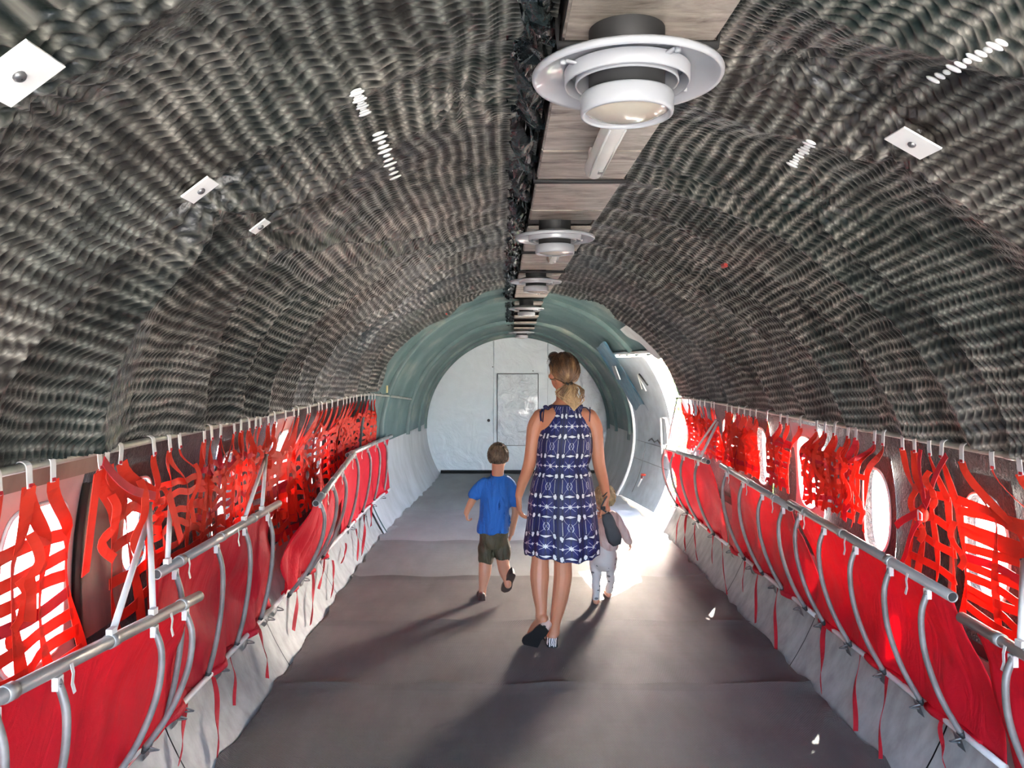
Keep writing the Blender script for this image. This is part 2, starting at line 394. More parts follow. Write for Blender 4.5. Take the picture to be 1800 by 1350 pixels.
for yy_ in (8.2, 9.55, 10.35, 10.95):      # hoop frames of the tapering tail
    mb = MB(); cx_, cz_, s_ = hullp(yy_)
    lo, hi = (-1.58, 1.58) if yy_ > DY1+.1 else (-1.58, .90)
    def ring(u, v, yy_=yy_, lo=lo, hi=hi):
        a = lo+(hi-lo)*u; k = [(1.59, -.05), (1.545, -.05), (1.535, 0), (1.545, .05), (1.59, .05)][int(round(v*4))]
        return hp(a, yy_+k[1], k[0])
    mb.grid(ring, 80, 5); mb.build('frame_hoop', M['green'], aft)

# ---------------------------------------------------------------- floor
mb = MB()
seams = [MOUTH, 1.15, 2.45, 3.82, 4.75, 5.75, 6.9, 8.3, 11.2]
fl = MB().box((.2, 4.6, -.03), (3.3, 13.2, .04)).build('floor', M['floor']); tag(fl, kind='structure')
r2 = random.Random(5)
for a, b in zip(seams[:-1], seams[1:]):
    mb = MB(); n = max(8, int((b-a)/.06)); ph_ = r2.random()*6
    def mat_pt(u, v, a=a, b=b, ph_=ph_):
        y = a+(b-a)*v; cx_, cz_, s_ = hullp(y); hw = math.sqrt(max(0, (1.585*s_)**2-cz_**2))-.012
        e = abs(u*2-1); w = .012*math.sin(y*9+ph_)+.010*math.sin(y*23+1+ph_)
        x = cx_+(u*2-1)*(hw+w*e); z = .004*math.sin(x*7+y*3)*math.sin(y*5.1+x)+.010*(e > .985)*(1+math.sin(y*17+ph_))
        edge = min(v, 1-v)*(b-a)
        z += .011*math.exp(-((1-v)*(b-a)/.02)**2)*(1+.5*math.sin(x*11+ph_))
        if u in (0.0, 1.0): z -= .004
        return Vector((x, y+.008*math.sin(x*5+ph_)*(0 < v < 1), max(z, -.006)+.004))
    mb.grid(mat_pt, 60, n)
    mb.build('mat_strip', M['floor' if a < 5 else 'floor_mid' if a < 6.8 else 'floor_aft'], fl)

# ---------------------------------------------------------------- side walls
def wall(side, name, wins, y1):
    """crinkled skin with real holes for the windows; wins = [(y, z, half_w, half_h)]"""
    yb = sorted(set([MOUTH, y1]+[w[0]-w[2] for w in wins]+[w[0]+w[2] for w in wins]))
    ysx = []
    for a, b in zip(yb[:-1], yb[1:]):
        k = max(1, int((b-a)/.05)); ysx += [a+(b-a)*i/k for i in range(k)]
    ysx.append(y1); zs = [.40, .50]; 
    zb = sorted(set([round(.50, 3), 1.42]+[round(w[1]-w[3], 3) for w in wins]+[round(w[1]+w[3], 3) for w in wins]))
    zs = []
    for a, b in zip(zb[:-1], zb[1:]):
        k = max(1, int((b-a)/.05)); zs += [a+(b-a)*i/k for i in range(k)]
    zs.append(1.42)
    Yg, Zg = np.meshgrid(np.array(ysx), np.array(zs), indexing='ij'); a, b, c = hull_np(Yg); r = 1.66*c
    Xg = a+side*np.sqrt(r*r-(Zg-b)**2)
    yc = .5*(Yg[:-1, :-1]+Yg[1:, 1:]); zc = .5*(Zg[:-1, :-1]+Zg[1:, 1:]); k = np.ones_like(yc, bool)
    for w in wins: k &= ~((abs(yc-w[0]) < w[2]) & (abs(zc-w[1]) < w[3]))
    o = npmesh(name, np.stack([Xg, Yg, Zg], -1), k, Zg, Yg, M['wall_lining']); tag(o, kind='structure')
    mb = MB()
    def kp(u, v):
        y = MOUTH+(y1-MOUTH)*v; z = -.03+(.56+.03)*u; return hz(side, z, y, 1.588+.003*math.sin(y*5))
    # kick panels in lengths
    yy0 = MOUTH
    while yy0 < y1-.01:
        yy1 = min(y1, yy0+1.22)
        m2 = MB().grid(lambda u, v: hz(side, -.03+.55*u, yy0+.004+(yy1-yy0-.008)*v, 1.588), 8, 14); m2.build('kick_panel', M['kick'], o); yy0 = yy1
    MB().grid(lambda u, v: hz(side, -.04+.60*u, MOUTH+(y1-MOUTH)*v, 1.60), 8, 30).build('panel_backing', M['black'], o)
    MB().grid(lambda u, v: Vector((hz(side, .52, MOUTH+(y1-MOUTH)*v, 1.588+.08*u).x, MOUTH+(y1-MOUTH)*v, .52)), 2, 30).build('ledge', M['wall_lining'], o)
    for i, w in enumerate(wins):
        wo = None; n = 40; y0, z0, hw, hh = w[:4]; kx = w[4]
        def oval(a, s, R):   # superellipse
            c, q = math.cos(a), math.sin(a); e = 2/kx
            return hz(side, z0+s*hh*math.copysign(abs(q)**e, q), y0+s*hw*math.copysign(abs(c)**e, c), R)
        def rect(a, s, R):
            c, q = math.cos(a), math.sin(a); mm = max(abs(c), abs(q)); return hz(side, z0+s*hh*q/mm, y0+s*hw*c/mm, R)
        prof = [(1, 1.08, 1.652), (0, .84, 1.648), (0, .80, 1.655), (0, .78, 1.70)]
        vs = []
        for (isr, s, Rr) in prof:
            for kk in range(n):
                aa = 2*math.pi*kk/n; vs.append((rect if isr else oval)(aa, s, Rr))
        f = [(a*n+b, a*n+(b+1) % n, (a+1)*n+(b+1) % n, (a+1)*n+b) for a in range(3) for b in range(n)]
        fo = MB().add(vs, f).build('window_%d' % (i+1 if side < 0 else i+11), (M['door'], M['frame_pink'], M['wall_lining'])[w[5]], None); tag(fo, kind='structure')
        MB().tube([oval(2*math.pi*kk/n, .80, 1.648) for kk in range(n+1)], .007, 6, False).build('seal', M['hook'], fo)
        m3 = MB(); ctr = hz(side, z0, y0, 1.69); m3.add([oval(2*math.pi*kk/n, .79, 1.69) for kk in range(n)]+[ctr], [(kk, (kk+1) % n, n) for kk in range(n)])
        m3.build('pane', M['pane'], fo)
    return o
WL = [(-.9, .92, .16, .25, 2.8, 2), (.3, .92, .16, .25, 2.8, 2), (1.35, .92, .20, .30, 5, 1), (2.36, .92, .21, .31, 5, 1), (3.02, .97, .15, .23, 2.8, 2), (4.01, .95, .16, .24, 2.8, 2), (5.00, .92, .19, .31, 4, 1), (6.0, .93, .15, .24, 2.8, 2)]
WR = [(-1.0, .89, .16, .25, 2.6, 2), (.1, .89, .16, .25, 2.6, 2), (1.3, .89, .16, .25, 2.6, 2), (2.10, .89, .16, .25, 2.6, 2), (2.93, .89, .17, .27, 2.6, 2), (3.79, .88, .17, .26, 2.6, 2), (4.62, .95, .20, .27, 2.6, 0), (5.43, .95, .17, .25, 2.6, 2), (6.25, .95, .17, .25, 2.6, 2)]
wall_l = wall(-1, 'wall_left', WL, 7.32); wall_r = wall(1, 'wall_right', WR, 7.30)
# brown liner boards seen behind the left nets
def board(side, y0, y1, z0, z1, m, R=1.635, name='liner_board', par=None):
    mb = MB(); n = 10
    for rr in (R, R+.012):
        mb.grid(lambda u, v: hz(side, z0+(z1-z0)*u, y0+(y1-y0)*v, rr), 8, 6)
    o = mb.build(name, m, par); return o
board(-1, 2.62, 2.90, .66, 1.19, M['liner'], par=wall_l)
board(-1, 2.05, 2.66, 1.235, 1.30, M['liner'], par=wall_l)
board(-1, 2.578, 2.61, .66, 1.20, M['black'], par=wall_l)  # black strip standing in for the dark gap beside the board
board(-1, 4.95, 5.25, .55, .78, M['canvas2'], par=wall_l, name='cloth_panel')
board(1, 3.12, 3.15, .6, 1.2, M['liner'], par=wall_r)
board(1, 3.22, 3.40, .6, 1.25, M['wall_lining'], par=wall_r, R=1.62)
MB().grid(lambda u, v: hz(-1, -.05+1.55*v, 7.315, 1.56+.17*u), 3, 30).build('bulkhead_step', M['green'], aft)
# aft kick panels
for side in (-1, 1):
    cuts = [7.24, 8.7, 10.1, 11.2] if side < 0 else [9.38, 10.3, 11.2]
    for a, b in zip(cuts[:-1], cuts[1:]):
        MB().grid(lambda u, v: hz(side, -.03+.78*u*(1+.0*v), a+(b-a+.01)*v, 1.572+.003*v), 10, 10).build('aft_kick_panel', M['kick_far'], aft)
# bulkhead
cx_, cz_, s_ = hullp(11.2); mb = MB(); n = 64; rb = 1.585*s_
ringp = [(cx_+rb*math.sin(2*math.pi*k/n), 11.2, max(-.02, cz_+rb*math.cos(2*math.pi*k/n))) for k in range(n)]
back = [(p[0], 11.26, p[2]) for p in ringp]
mb.add(ringp+back, [tuple(range(n)), tuple(range(2*n-1, n-1, -1))]+[(k, n+k, n+(k+1) % n, (k+1) % n) for k in range(n)])
bh = mb.build('wall_end', M['bulkhead'], None, False); tag(bh, kind='structure')
def wpt(x, y, dy=0): p = W(x, y, 11.2); return Vector((p.x, 11.2-dy, p.z))
a = wpt(875, 658); b = wpt(945, 782)
MB().box(((a.x+b.x)/2, 11.193, (a.z+b.z)/2), (b.x-a.x, .014, a.z-b.z)).build('access_panel', M['foil'], bh, False)
for (p, q) in (((874, 657), (946, 657)), ((874, 657), (874, 783)), ((946, 657), (946, 783)), ((874, 783), (946, 783))):
    MB().tube([wpt(*p, .016), wpt(*q, .016)], .005, 6).build('panel_edge', M['steel'], bh)
for px in (868, 963):
    MB().tube([wpt(px, 600 if px < 900 else 603, .004), wpt(px, 826, .004)], .006, 6).build('sheet_seam', M['bulkhead'], bh)
MB().ell(wpt(859, 739, .004), (.022, .006, .022)).build('round_hole', M['black'], bh)
for (px, py) in ((937, 652), (866, 645)): MB().ell(wpt(px, py, .003), (.008, .005, .008), n=8, m=6).build('rivet', M['black'], bh)
def foilp(u, v):
    z = 1.75-1.55*v; q = math.sqrt(max(0, rb*rb-(z-cz_)**2))
    return Vector((cx_+q*(.60+.385*u), 11.185-.02*abs(math.sin(u*9+v*14)), z))
MB().grid(foilp, 16, 30).build('crinkled_sheet', M['foil'], bh)
MB().tube([wpt(775, 829, .02), wpt(1112, 829, .02)], .025, 8).build('floor_edge_trim', M['black'], bh)

# ---------------------------------------------------------------- door opening on the right
def doorp(y, z, R): return hz(1, z, y, R)
mb = MB()
def strip(pts, w=.03, r=None):
    return pts
jf = [doorp(DY1+.0, z, 1.575) for z in np.linspace(-.0, DTOP-.08, 24)]
top = [doorp(y, DTOP, 1.575) for y in np.linspace(DY1-.08, DY0+.06, 16)]
nr = [doorp(DY0, z, 1.59) for z in np.linspace(DTOP-.08, 1.30, 6)]
tr = MB().tube(jf+top+nr, .018, 8).build('trim_1', M['frame_white']); tag(tr, kind='structure')
# skin edge thickness of the near jamb
MB().grid(lambda u, v: doorp(DY0, .0+1.72*v, 1.575+.13*u), 3, 30).build('near_jamb', M['frame_white'], tr)
MB().grid(lambda u, v: doorp(DY1+.01, .0+1.74*v, 1.575+.13*u), 3, 30).build('far_jamb', M['green'], tr)
MB().grid(lambda u, v: doorp(DY0+(DY1-DY0)*v, 1.73, 1.56+.15*u), 3, 20).build('door_head', M['frame_white'], tr)
# curved door leaf, hinged at the far jamb and standing slightly open
DP0 = 8.16
def leaf(u, v, off=0.0):
    y = DY1-.02-(DY1-.02-DP0)*u; z = .02+(1.66)*v
    p = doorp(y, z, 1.585+off); p.x += .11*u*(1-.5*v); return p
mb = MB(); mb.grid(lambda u, v: leaf(u, v), 16, 30); mb.grid(lambda u, v: leaf(u, v, .06), 16, 30)
mb.grid(lambda u, v: leaf(1, v, .06*u), 2, 30); mb.grid(lambda u, v: leaf(u, 1, .06*v), 16, 2); mb.grid(lambda u, v: leaf(u, 0, .06*v), 16, 2)
dr = mb.build('door_1', M['door']); tag(dr, kind='structure')
def lf(u, v, o=-.012): return leaf(u, v, o)
MB().tube([lf(.93, v) for v in np.linspace(.36, .60, 8)]+[lf(.80, .60), lf(.80, .36), lf(.93, .36)], .014, 6).build('grab_frame', M['frame_white'], dr)
MB().tube([lf(.42, .16), lf(.47, .19, -.05), lf(.55, .195, -.05)], .014, 8).build('door_handle', M['red_plastic'], dr)
MB().tube([lf(.40, .10), lf(.43, .17)], .010, 8).build('handle_stem', M['frame_white'], dr)
MB().tube([lf(.50, .78), lf(.58, .88), lf(.60, .77)], .007, 6).build('support_stay', M['frame_white'], dr)
MB().tube([lf(.63, .885), lf(.71, .81)], .009, 6).build('dark_slot', M['black'], dr)
for vv in (.27, .40): MB().tube([lf(u, vv, -.002) for u in np.linspace(.05, .95, 8)], .004, 4).build('pressed_seam', M['steel'], dr)
for uu in (.30,): MB().tube([lf(uu, v, -.002) for v in np.linspace(.05, .40, 8)], .004, 4).build('pressed_seam', M['steel'], dr)
MB().tube([lf(.42, .42), lf(.50, .44), lf(.58, .42), (lf(.66, .44)), lf(.74, .42)], .008, 6).build('latch_row', M['steel'], dr)

# aft fittings
h = hit(677, 684, 1.56); tag(MB().box(h+Vector((.02, 0, 0)), (.012, .06, .075)).build('yellow_tag', M['yellow'], None, False), 'small yellow tag hanging on the left rail beyond the red nets', 'tag')
pb = MB(); c0 = hit(1083, 655, 1.50)
pb.box(c0, (.014, .26, .17), Matrix.Rotation(-.35, 3, 'Y')); tag(pb.build('notice_plate', M['kick_far'], None, False), 'pale blank rectangular plate on the green hull beside the door', 'plate')
def drp(u, v):
    x = 1045+75*v*.9+28*u; y = 605+110*v+6*math.sin(u*8); p = hit(x, y, 1.53); p.z -= .01*math.sin(u*14+v*6); return p
tag(MB().grid(drp, 12, 14).build('plastic_film', M['blue_film']), 'blue translucent plastic film draped over the hull by the door head', 'sheet')
def drp2(u, v):
    x = 1098+68*v+13*u-8; y = 570+52*v+9*(1-u)+3*math.sin(v*9); return hit(x, y, 1.53)
tag(MB().grid(drp2, 8, 14).build('lining_flap', M['kick_far']), 'pale torn lining flap above the doorway', 'flap')

# ---------------------------------------------------------------- ceiling duct with plank-like panels
BX0, BX1, BZ = .125, .445, 2.275
def bprof(y):   # follows the tapering roof
    t = smooth((y-7.2)/4.2); h3 = hullp(y); return BX0+.03*t, BX1-.05*t, min(BZ, h3[1]+1.585*h3[2]-.055)
duct = empty('ceiling_duct', (.29, 1, BZ), 'long taupe ceiling duct of short panels running down the middle of the roof', 'duct')
mb = MB()
for xs in (0, 1):
    mb.grid(lambda u, v: (lambda y: Vector((bprof(y)[xs]+(.004 if xs == 0 else -.004), y, bprof(y)[2]+.012+.16*u)))(.3+9.8*v), 2, 40)
mb.build('side_wall', M['duct_side'], duct)
MB().grid(lambda u, v: (lambda y: Vector((bprof(y)[0]+(bprof(y)[1]-bprof(y)[0])*u, y, bprof(y)[2]+.022)))(.3+9.8*v), 2, 40).build('duct_core', M['black'], duct)
lamps = [(1.545, 2.17, .38, 'nearest'), (3.66, 2.195, .38, 'second'), (5.70, 2.205, .38, 'third'), (8.0, 2.17, .37, 'fourth'), (9.95, 2.005, .34, 'farthest')]
pn = [.6, 1.06, 1.62]; 
cuts = [(.45, 1.02), (1.03, 1.605), (1.80, 2.425), (2.437, 2.80), (2.85, 3.365), (3.378, 3.60), (3.83, 4.22), (4.235, 4.60), (4.66, 5.12), (5.14, 5.52), (5.82, 6.18), (6.20, 6.58), (6.60, 6.98), (7.0, 7.36), (7.40, 7.78), (8.12, 8.48), (8.5, 8.86), (8.88, 9.24), (9.27, 9.65), (9.67, 10.05)]
for a, b in cuts:
    mb = MB(); x0, x1, z = bprof((a+b)/2); c = Vector(((x0+x1)/2, (a+b)/2, z+.008))
    bm = bmesh.new(); bmesh.ops.create_cube(bm, size=1)
    for v in bm.verts: v.co = Vector((v.co.x*(x1-x0), v.co.y*(b-a), v.co.z*.016)) + c
    bmesh.ops.bevel(bm, geom=bm.edges[:], offset=.005, segments=2, affect='EDGES')
    me = bpy.data.meshes.new('m'); bm.to_mesh(me); bm.free()
    link('duct_panel', me, M['duct'], duct, False)
for y in (2.825, 4.63, 1.615, 5.60):
    x0, x1, z = bprof(y); MB().tube([(x0-.01, y, z+.06), (x0-.008, y, z-.004), (x1+.008, y, z-.004), (x1+.01, y, z+.06)], .009, 6).build('joint_strip', M['black'], duct)
# crumpled dark plastic tucked along the left edge of the duct
def tuck(u, v):
    y = .9+8.8*v; x0, x1, z = bprof(y); q = u*6
    return Vector((x0-.012-.105*u+.015*math.sin(y*31+q*2), y+.02*math.sin(y*17+q), z+.055-.045*math.sin(u*math.pi)+.020*math.sin(y*43+q*3)+.012*math.sin(y*90+q*5)+.03*u))
tk = MB().grid(tuck, 8, 420).build('plastic_drape', M['teal'], duct)
def tuckr(u, v):
    y = .9+8.8*v; x0, x1, z = bprof(y)
    return Vector((x1+.004+.06*u, y, z+.05+.01*math.sin(y*37+u*4)+.01*u))
MB().grid(tuckr, 4, 200).build('right_flap', M['teal'], duct)

# ---------------------------------------------------------------- ceiling air diffusers and tube lamps
for i, (y, z, D, nm) in enumerate(lamps):
    r = D/2; o = empty('air_diffuser', (.25, y, z+.06), '%s round white ceiling diffuser with concentric rings under the duct' % nm, 'air vent', 'round diffusers along the duct')
    c = (.25, y, z)
    MB().lathe(c, [(r*.55, .026), (r*.80, .015), (r*.90, .007), (r*.955, .000), (r*.985, -.003), (r, .002), (r*1.004, .008), (r*.99, .013), (r*.92, .012), (r*.80, .018), (r*.42, .040)], 64).build('outer_flare', M['white_metal'], o)
    MB().lathe(c, [(r*.66, .018), (r*.655, -.008), (r*.645, -.012), (r*.635, -.008), (r*.60, .018)], 56).build('middle_ring', M['white_metal'], o)
    MB().lathe(c, [(r*.50, .034), (r*.545, -.006), (r*.535, -.010), (r*.52, -.006), (r*.46, .034)], 56).build('inner_ring', M['white_metal'], o)
    MB().lathe(c, [(r*.40, -.026), (r*.475, -.030), (r*.490, -.034), (r*.490, -.064), (r*.482, -.070), (r*.455, -.071), (r*.445, -.066), (r*.44, -.058)], 56).build('bottom_drum', M['white_metal'], o)
    MB().lathe(c, [(r*.445, -.059), (r*.38, -.066), (r*.27, -.073), (r*.12, -.077), (.001, -.078)], 48).build('dome', M['lampcup'], o)
    MB().lathe(c, [(r*.40, .10), (r*.40, -.028), (.001, -.028)], 40).build('neck', M['black'], o)  # neck coloured black to stand for the shadow above the rim
    sp = MB()
    for k in range(4):
        a = .5+k*math.pi/2; ca, sa = math.cos(a), math.sin(a)
        sp.box((c[0]+ca*r*.55, c[1]+sa*r*.55, z+.012), (r*.45, .012, .004), Matrix.Rotation(a, 3, 'Z'))
        sp.tube([(c[0]+ca*r*.8, c[1]+sa*r*.8, z+.004), (c[0]+ca*r*.8, c[1]+sa*r*.8, z+.012)], .006, 8)
    sp.build('spoke_set', M['white_metal'], o)
    if i < 3:
        ya, yb_ = y+.42, y+.97; x = .298; zt = 2.232
        t = empty('tube_lamp', (x, ya, zt), 'stubby cream plastic tube under the duct behind the %s diffuser' % nm, 'lamp', 'cream tubes behind the diffusers')
        MB().tube([(x, ya, zt), (x, ya+.02, zt), (x, yb_-.035, zt), (x, yb_-.015, zt-.003), (x, yb_, zt-.006)], [.026, .033, .033, .029, .016], 24).build('tube', M['cream_plastic'], t)
        for s_ in (-1, 1): MB().tube([(x+s_*.020, ya+.02, zt-.027), (x+s_*.020, yb_-.04, zt-.027)], .004, 6).build('rib', M['cream_plastic'], t)
        MB().box((x+.008, yb_-.12, zt-.034), (.014, .03, .006)).build('slot', M['steel'], t, False)
        MB().box((x, ya+.06, zt+.034), (.05, .05, .022)).build('mount', M['hook'], t, False)
        MB().box((x, yb_-.10, zt+.034), (.05, .05, .022)).build('mount', M['hook'], t, False)

# ---------------------------------------------------------------- hanger rails
def RL(d): cx_, cz_, s_ = hullp(d); return Vector((cx_-1.478*s_, d, cz_+.474*s_))
def RR(d): cx_, cz_, s_ = hullp(d); return Vector((cx_+1.487*s_, d, cz_+.446*s_))
for fn, nm, lab, y1 in ((RL, 'left', 'olive grey tubular rail along the left wall under the quilted roof lining', 9.6), (RR, 'right', 'olive grey tubular rail along the right wall ending at the open doorway', 7.5)):
    o = empty('hanger_rail', fn(1.0), lab, 'rail')
    MB().tube([fn(d) for d in np.arange(.6, y1, .25)], .0125, 12).build('rail_tube', M['rail'], o)
    for d in np.arange(1.45, y1-.4, 1.05):
        MB().tube([fn(d), fn(d+.07)], .0145, 12).build('coupling', M['rail'], o)
    for d in np.arange(1.9, y1-.4, .85):
        p = fn(d); s_ = -1 if nm == 'left' else 1
        MB().tube([p+Vector((0, 0, .014)), p+Vector((s_*.03, 0, .035)), p+Vector((s_*.09, 0, .03))], .005, 6).build('rail_bracket', M['steel'], o)

# ---------------------------------------------------------------- folded troop seats
def seat(side, P0, P1, bar, legs, label, struts=(), ties=(), sag=.03, seed=1, m='canvas', gather=0.0, yb=None, caps=True):
    """P0,P1 = ends of the front tube; bar(d) = point on the wall bar; legs = params 0..1 on the tube"""
    P0, P1 = Vector(P0), Vector(P1); rn = random.Random(seed)
    o = empty('folding_troop_seat', (P0+P1)/2, label, 'seat', 'folded seats along the %s wall' % ('left' if side < 0 else 'right'))
    MB().pipe(P0, P1, .0185).build('front_tube', M['alu'], o)
    dv = (P1-P0).normalized()
    for e_, sg_ in ((P0, 1), (P1, -1)): MB().tube([e_+dv*sg_*.004, e_+dv*sg_*.012], .0158, 16).build('bore_shade_disc', M['black'], o, False)  # black discs stand in for the shade inside the open tube ends
    for k in range(int((P1-P0).length/.42)+1):
        t = (.18+k*.42)/(P1-P0).length
        if t < .98: MB().pipe(P0.lerp(P1, t), P0.lerp(P1, t)+(P1-P0).normalized()*.035, .0215, .004).build('collar', M['alu'], o)
    b0, b1 = (P0.y, P1.y) if yb is None else yb
    ph1, ph2 = rn.random()*6, rn.random()*6
    inw = -side
    def cv(u, v, off=0.0):
        t = P0.lerp(P1, .02+.96*u); b = bar(b0+(b1-b0)*(u if gather == 0 else u*(1-gather*v)+gather*.5*v))
        p = t.lerp(b, v); s_ = math.sin(math.pi*v)
        wk = 2.0 if m == 'canvas2' or gather else 1.0
        w = wk*(.010*math.sin(u*19+5*v+ph1)*v+.013*math.sin(u*8-5*v+ph2)*s_+.006*math.sin(u*41+v*9)*v*(1+3*gather)+.006*abs(math.sin(u*13-v*6+ph1))*s_)
        w += gather*.03*math.sin(u*31+ph1)*s_
        p.x += inw*(-(sag)*s_+w-.012+off); 
        p.y += .02*math.sin(v*7+ph2)*s_
        return p
    c_ = MB().grid(cv, 70, 24).build('canvas', M[m], o)
    so = c_.modifiers.new('thick', 'SOLIDIFY'); so.thickness = .003
    hem = MB()
    hem.grid(lambda u, v: P0.lerp(P1, .02+.96*u)+Vector((math.cos(v*5+1)*.0215*inw, 0, math.sin(v*5+1)*.0215)), 30, 10)
    nseg = 3
    for k in range(nseg):
        u0 = .03+k/nseg; u1 = u0+1/nseg-.12
        q0 = cv(u0, .985); 
        MB().tube([cv(u0+(u1-u0)*j/6, 1.0, .004) for j in range(7)], .017, 8).build('canvas_sleeve', M[m], o)
    MB().tube([bar(b0+(b1-b0)*j/8) for j in range(9)], .0125, 10).build('wall_bar', M['hook'], o)
    for t in legs:
        T = P0.lerp(P1, t); B = bar(b0+(b1-b0)*t)
        dz = T.z-B.z; dx = B.x-T.x
        pts = [T+Vector((0, 0, -.022)), T+Vector((inw*.028, -.004, -.20*dz)), T+Vector((inw*.030+dx*.12, 0, -.45*dz)), T+Vector((dx*.42+inw*.018, 0, -.73*dz)), T+Vector((dx*.80, .0, -.96*dz))]
        lg = MB().tube(bez(pts, 8), .0108, 10).build('curved_leg', M['alu_dark'], o)
        MB().box(T+Vector((inw*.004, 0, -.036)), (.016, .026, .034)).build('leg_clamp', M['hook'], lg, False)
        MB().tube([T+Vector((inw*.018, -.006, -.04)), T+Vector((inw*-.006, -.006, -.04))], .005, 8).build('bolt', M['steel'], lg)
        q = pts[-1]; MB().tube([q, q+Vector((side*.012, 0, -.022))], [.014, .007], 8).build('leg_foot', M['black'], lg)
        MB().tube(bez([B+Vector((inw*.015, .06, -.005)), B+Vector((inw*.04, .075, -.02)), B+Vector((inw*.035, .10, -.035)), B+Vector((inw*.01, .08, -.03))], 5), .0035, 6).build('bar_clip', M['steel'], o)
        MB().grid(lambda u, v: B+Vector((inw*.002+side*.02*v, .09+.05*u, -.02-.055*v)), 3, 3).build('bracket_tab', M['steel'], o)
    for (t, top, r) in struts:
        T = P0.lerp(P1, t)
        st = MB().tube([T+Vector((0, 0, .015)), Vector(top)], r, 10).build('prop_strut', M['hook'], o)
        MB().box(T+Vector((0, 0, .022)), (.018, .03, .026)).build('strut_lug', M['hook'], st, False)
        MB().tube([Vector(top)+Vector((-.012, 0, 0)), Vector(top)+Vector((.012, 0, 0))], .006, 8).build('bolt', M['steel'], st)
    for (x1, y1, x2, y2, w) in ties:
        a = hit(x1, y1, 1.555); bb = hit(x2, y2, 1.560); n = 14; ph_ = rn.random()*6
        pts = []; wds = []
        for k in range(n):
            t = k/(n-1); p = a.lerp(bb, t); p = Vector((p.x+inw*.012*math.sin(math.pi*t), p.y+.018*math.sin(t*8+ph_)*t*(1-t)*3, p.z))
            zz_ = max(p.z, .012); lim = hz(side, zz_, p.y, 1.568).x
            p.z = zz_; p.x = min(p.x, lim) if side > 0 else max(p.x, lim)
            pts.append(p); tw = .5*math.sin(t*5+ph_); wds.append(Vector((math.sin(tw)*inw, math.cos(tw), 0)))
        MB().ribbon(pts, wds, w).build('tie_strap', M['strap_dark'], o)
    for k in range(3):
        t = .15+.33*k+rn.random()*.05; T = P0.lerp(P1, t)
        MB().ribbon([T+Vector((inw*.022, 0, .004)), T+Vector((inw*.026, .002, -.02)), T+Vector((inw*.02, .008, -.05)), T+Vector((inw*.024, .012, -.075))], Vector((0, 1, .2)), .012).build('loop_tag', M['hook'], o)
    return o
def barL(d): p = hz(-1, .285, d, 1.545); return p
def barR(d): p = hz(1, .285, d, 1.545); return p
TL, TR = -1.2, 1.5
def onX(x, y, X): d = F*X/(x-VX); return W(x, y, d)
sL1 = (onX(350, 1048, -1.07), onX(0, 1225, -1.13))
sL1 = (sL1[1]+(sL1[1]-sL1[0])*.6, sL1[0])
seat(-1, sL1[0], sL1[1], barL, [.36, .50, .80, .93], 'nearest folded red seat on the left, its silver tube drooping at the far end',
     struts=[(.80, hit(262, 885, 1.50), .010), (.655, hit(265, 900, 1.50), .010)], ties=[(375, 1190, 382, 1330, .022), (323, 1212, 314, 1345, .018)], seed=2, yb=(sL1[0].y, 2.95))
seat(-1, onX(275, 1010, TL), onX(490, 885, TL), barL, [.10, .38, .62, .86], 'second folded red canvas seat on the left wall with wrinkled canvas',
     struts=[(.06, hit(300, 880, 1.52), .0095), (.80, hit(468, 800, 1.5), .0095), (.62, hit(466, 806, 1.5), .0095)], ties=[(455, 1105, 470, 1192, .022), (402, 1140, 412, 1240, .016), (520, 1010, 516, 1108, .022), (549, 1000, 546, 1098, .018)], seed=3, yb=(2.75, 4.15), m='canvas2')
seat(-1, onX(555, 885, -1.02), onX(622, 797, -1.12), barL, [.08, .36, .62], 'third folded red seat on the left, its open tube end swung out',
     ties=[(572, 960, 560, 1035, .018), (585, 985, 582, 1050, .016), (608, 955, 600, 990, .014)], seed=4, gather=.4, yb=(3.95, 6.0))
seat(-1, onX(611, 800, -1.17), onX(688, 766, -1.22), barL, [.12, .36, .58, .78], 'farthest folded seat on the left wall beside the bare grey panel',
     ties=[(640, 905, 636, 975, .024), (649, 868, 652, 925, .022), (626, 930, 628, 985, .016)], seed=5, yb=(5.9, 8.1))
seat(1, onX(1690, 1085, 1.53), onX(1690, 1085, 1.53)+Vector((-.02, -1.5, -.02)), barR, [.18, .42, .7], 'nearest folded red seat at the right edge of the view',
     struts=[(.20, hit(1800, 985, 1.5), .011)], ties=[], seed=6, yb=(2.46, .9))
seat(1, onX(1388, 884, TR), onX(1675, 1050, TR), barR, [.10, .30, .52, .72, .90], 'second nearest folded red seat on the right, with a dark open tube end',
     ties=[(1370, 1005, 1364, 1145, .020), (1452, 1088, 1444, 1218, .026), (1515, 1125, 1504, 1285, .022), (1562, 1175, 1548, 1335, .018), (1657, 1262, 1662, 1350, .016)], seed=7, yb=(4.0, 2.50))
seat(1, onX(1268, 818, TR), onX(1390, 893, TR), barR, [.10, .38, .66, .92], 'third folded red seat on the right, behind the long tube',
     ties=[(1315, 958, 1306, 1040, .016), (1338, 975, 1328, 1095, .018), (1258, 905, 1252, 990, .014), (1268, 915, 1278, 1045, .012)], seed=8, yb=(5.55, 4.0), m='canvas2')
seat(1, onX(1166, 786, TR), onX(1245, 812, TR), barR, [.05, .28, .52, .82], 'farthest folded red seat on the right beside the bright doorway',
     struts=[(.70, hit(1259, 738, 1.5), .009), (.86, hit(1262, 742, 1.5), .011), (.10, hit(1190, 700, 1.5), .007)], ties=[(1207, 905, 1205, 968, .022), (1196, 905, 1188, 955, .010), (1222, 920, 1226, 985, .010)], seed=9, yb=(7.2, 5.6))

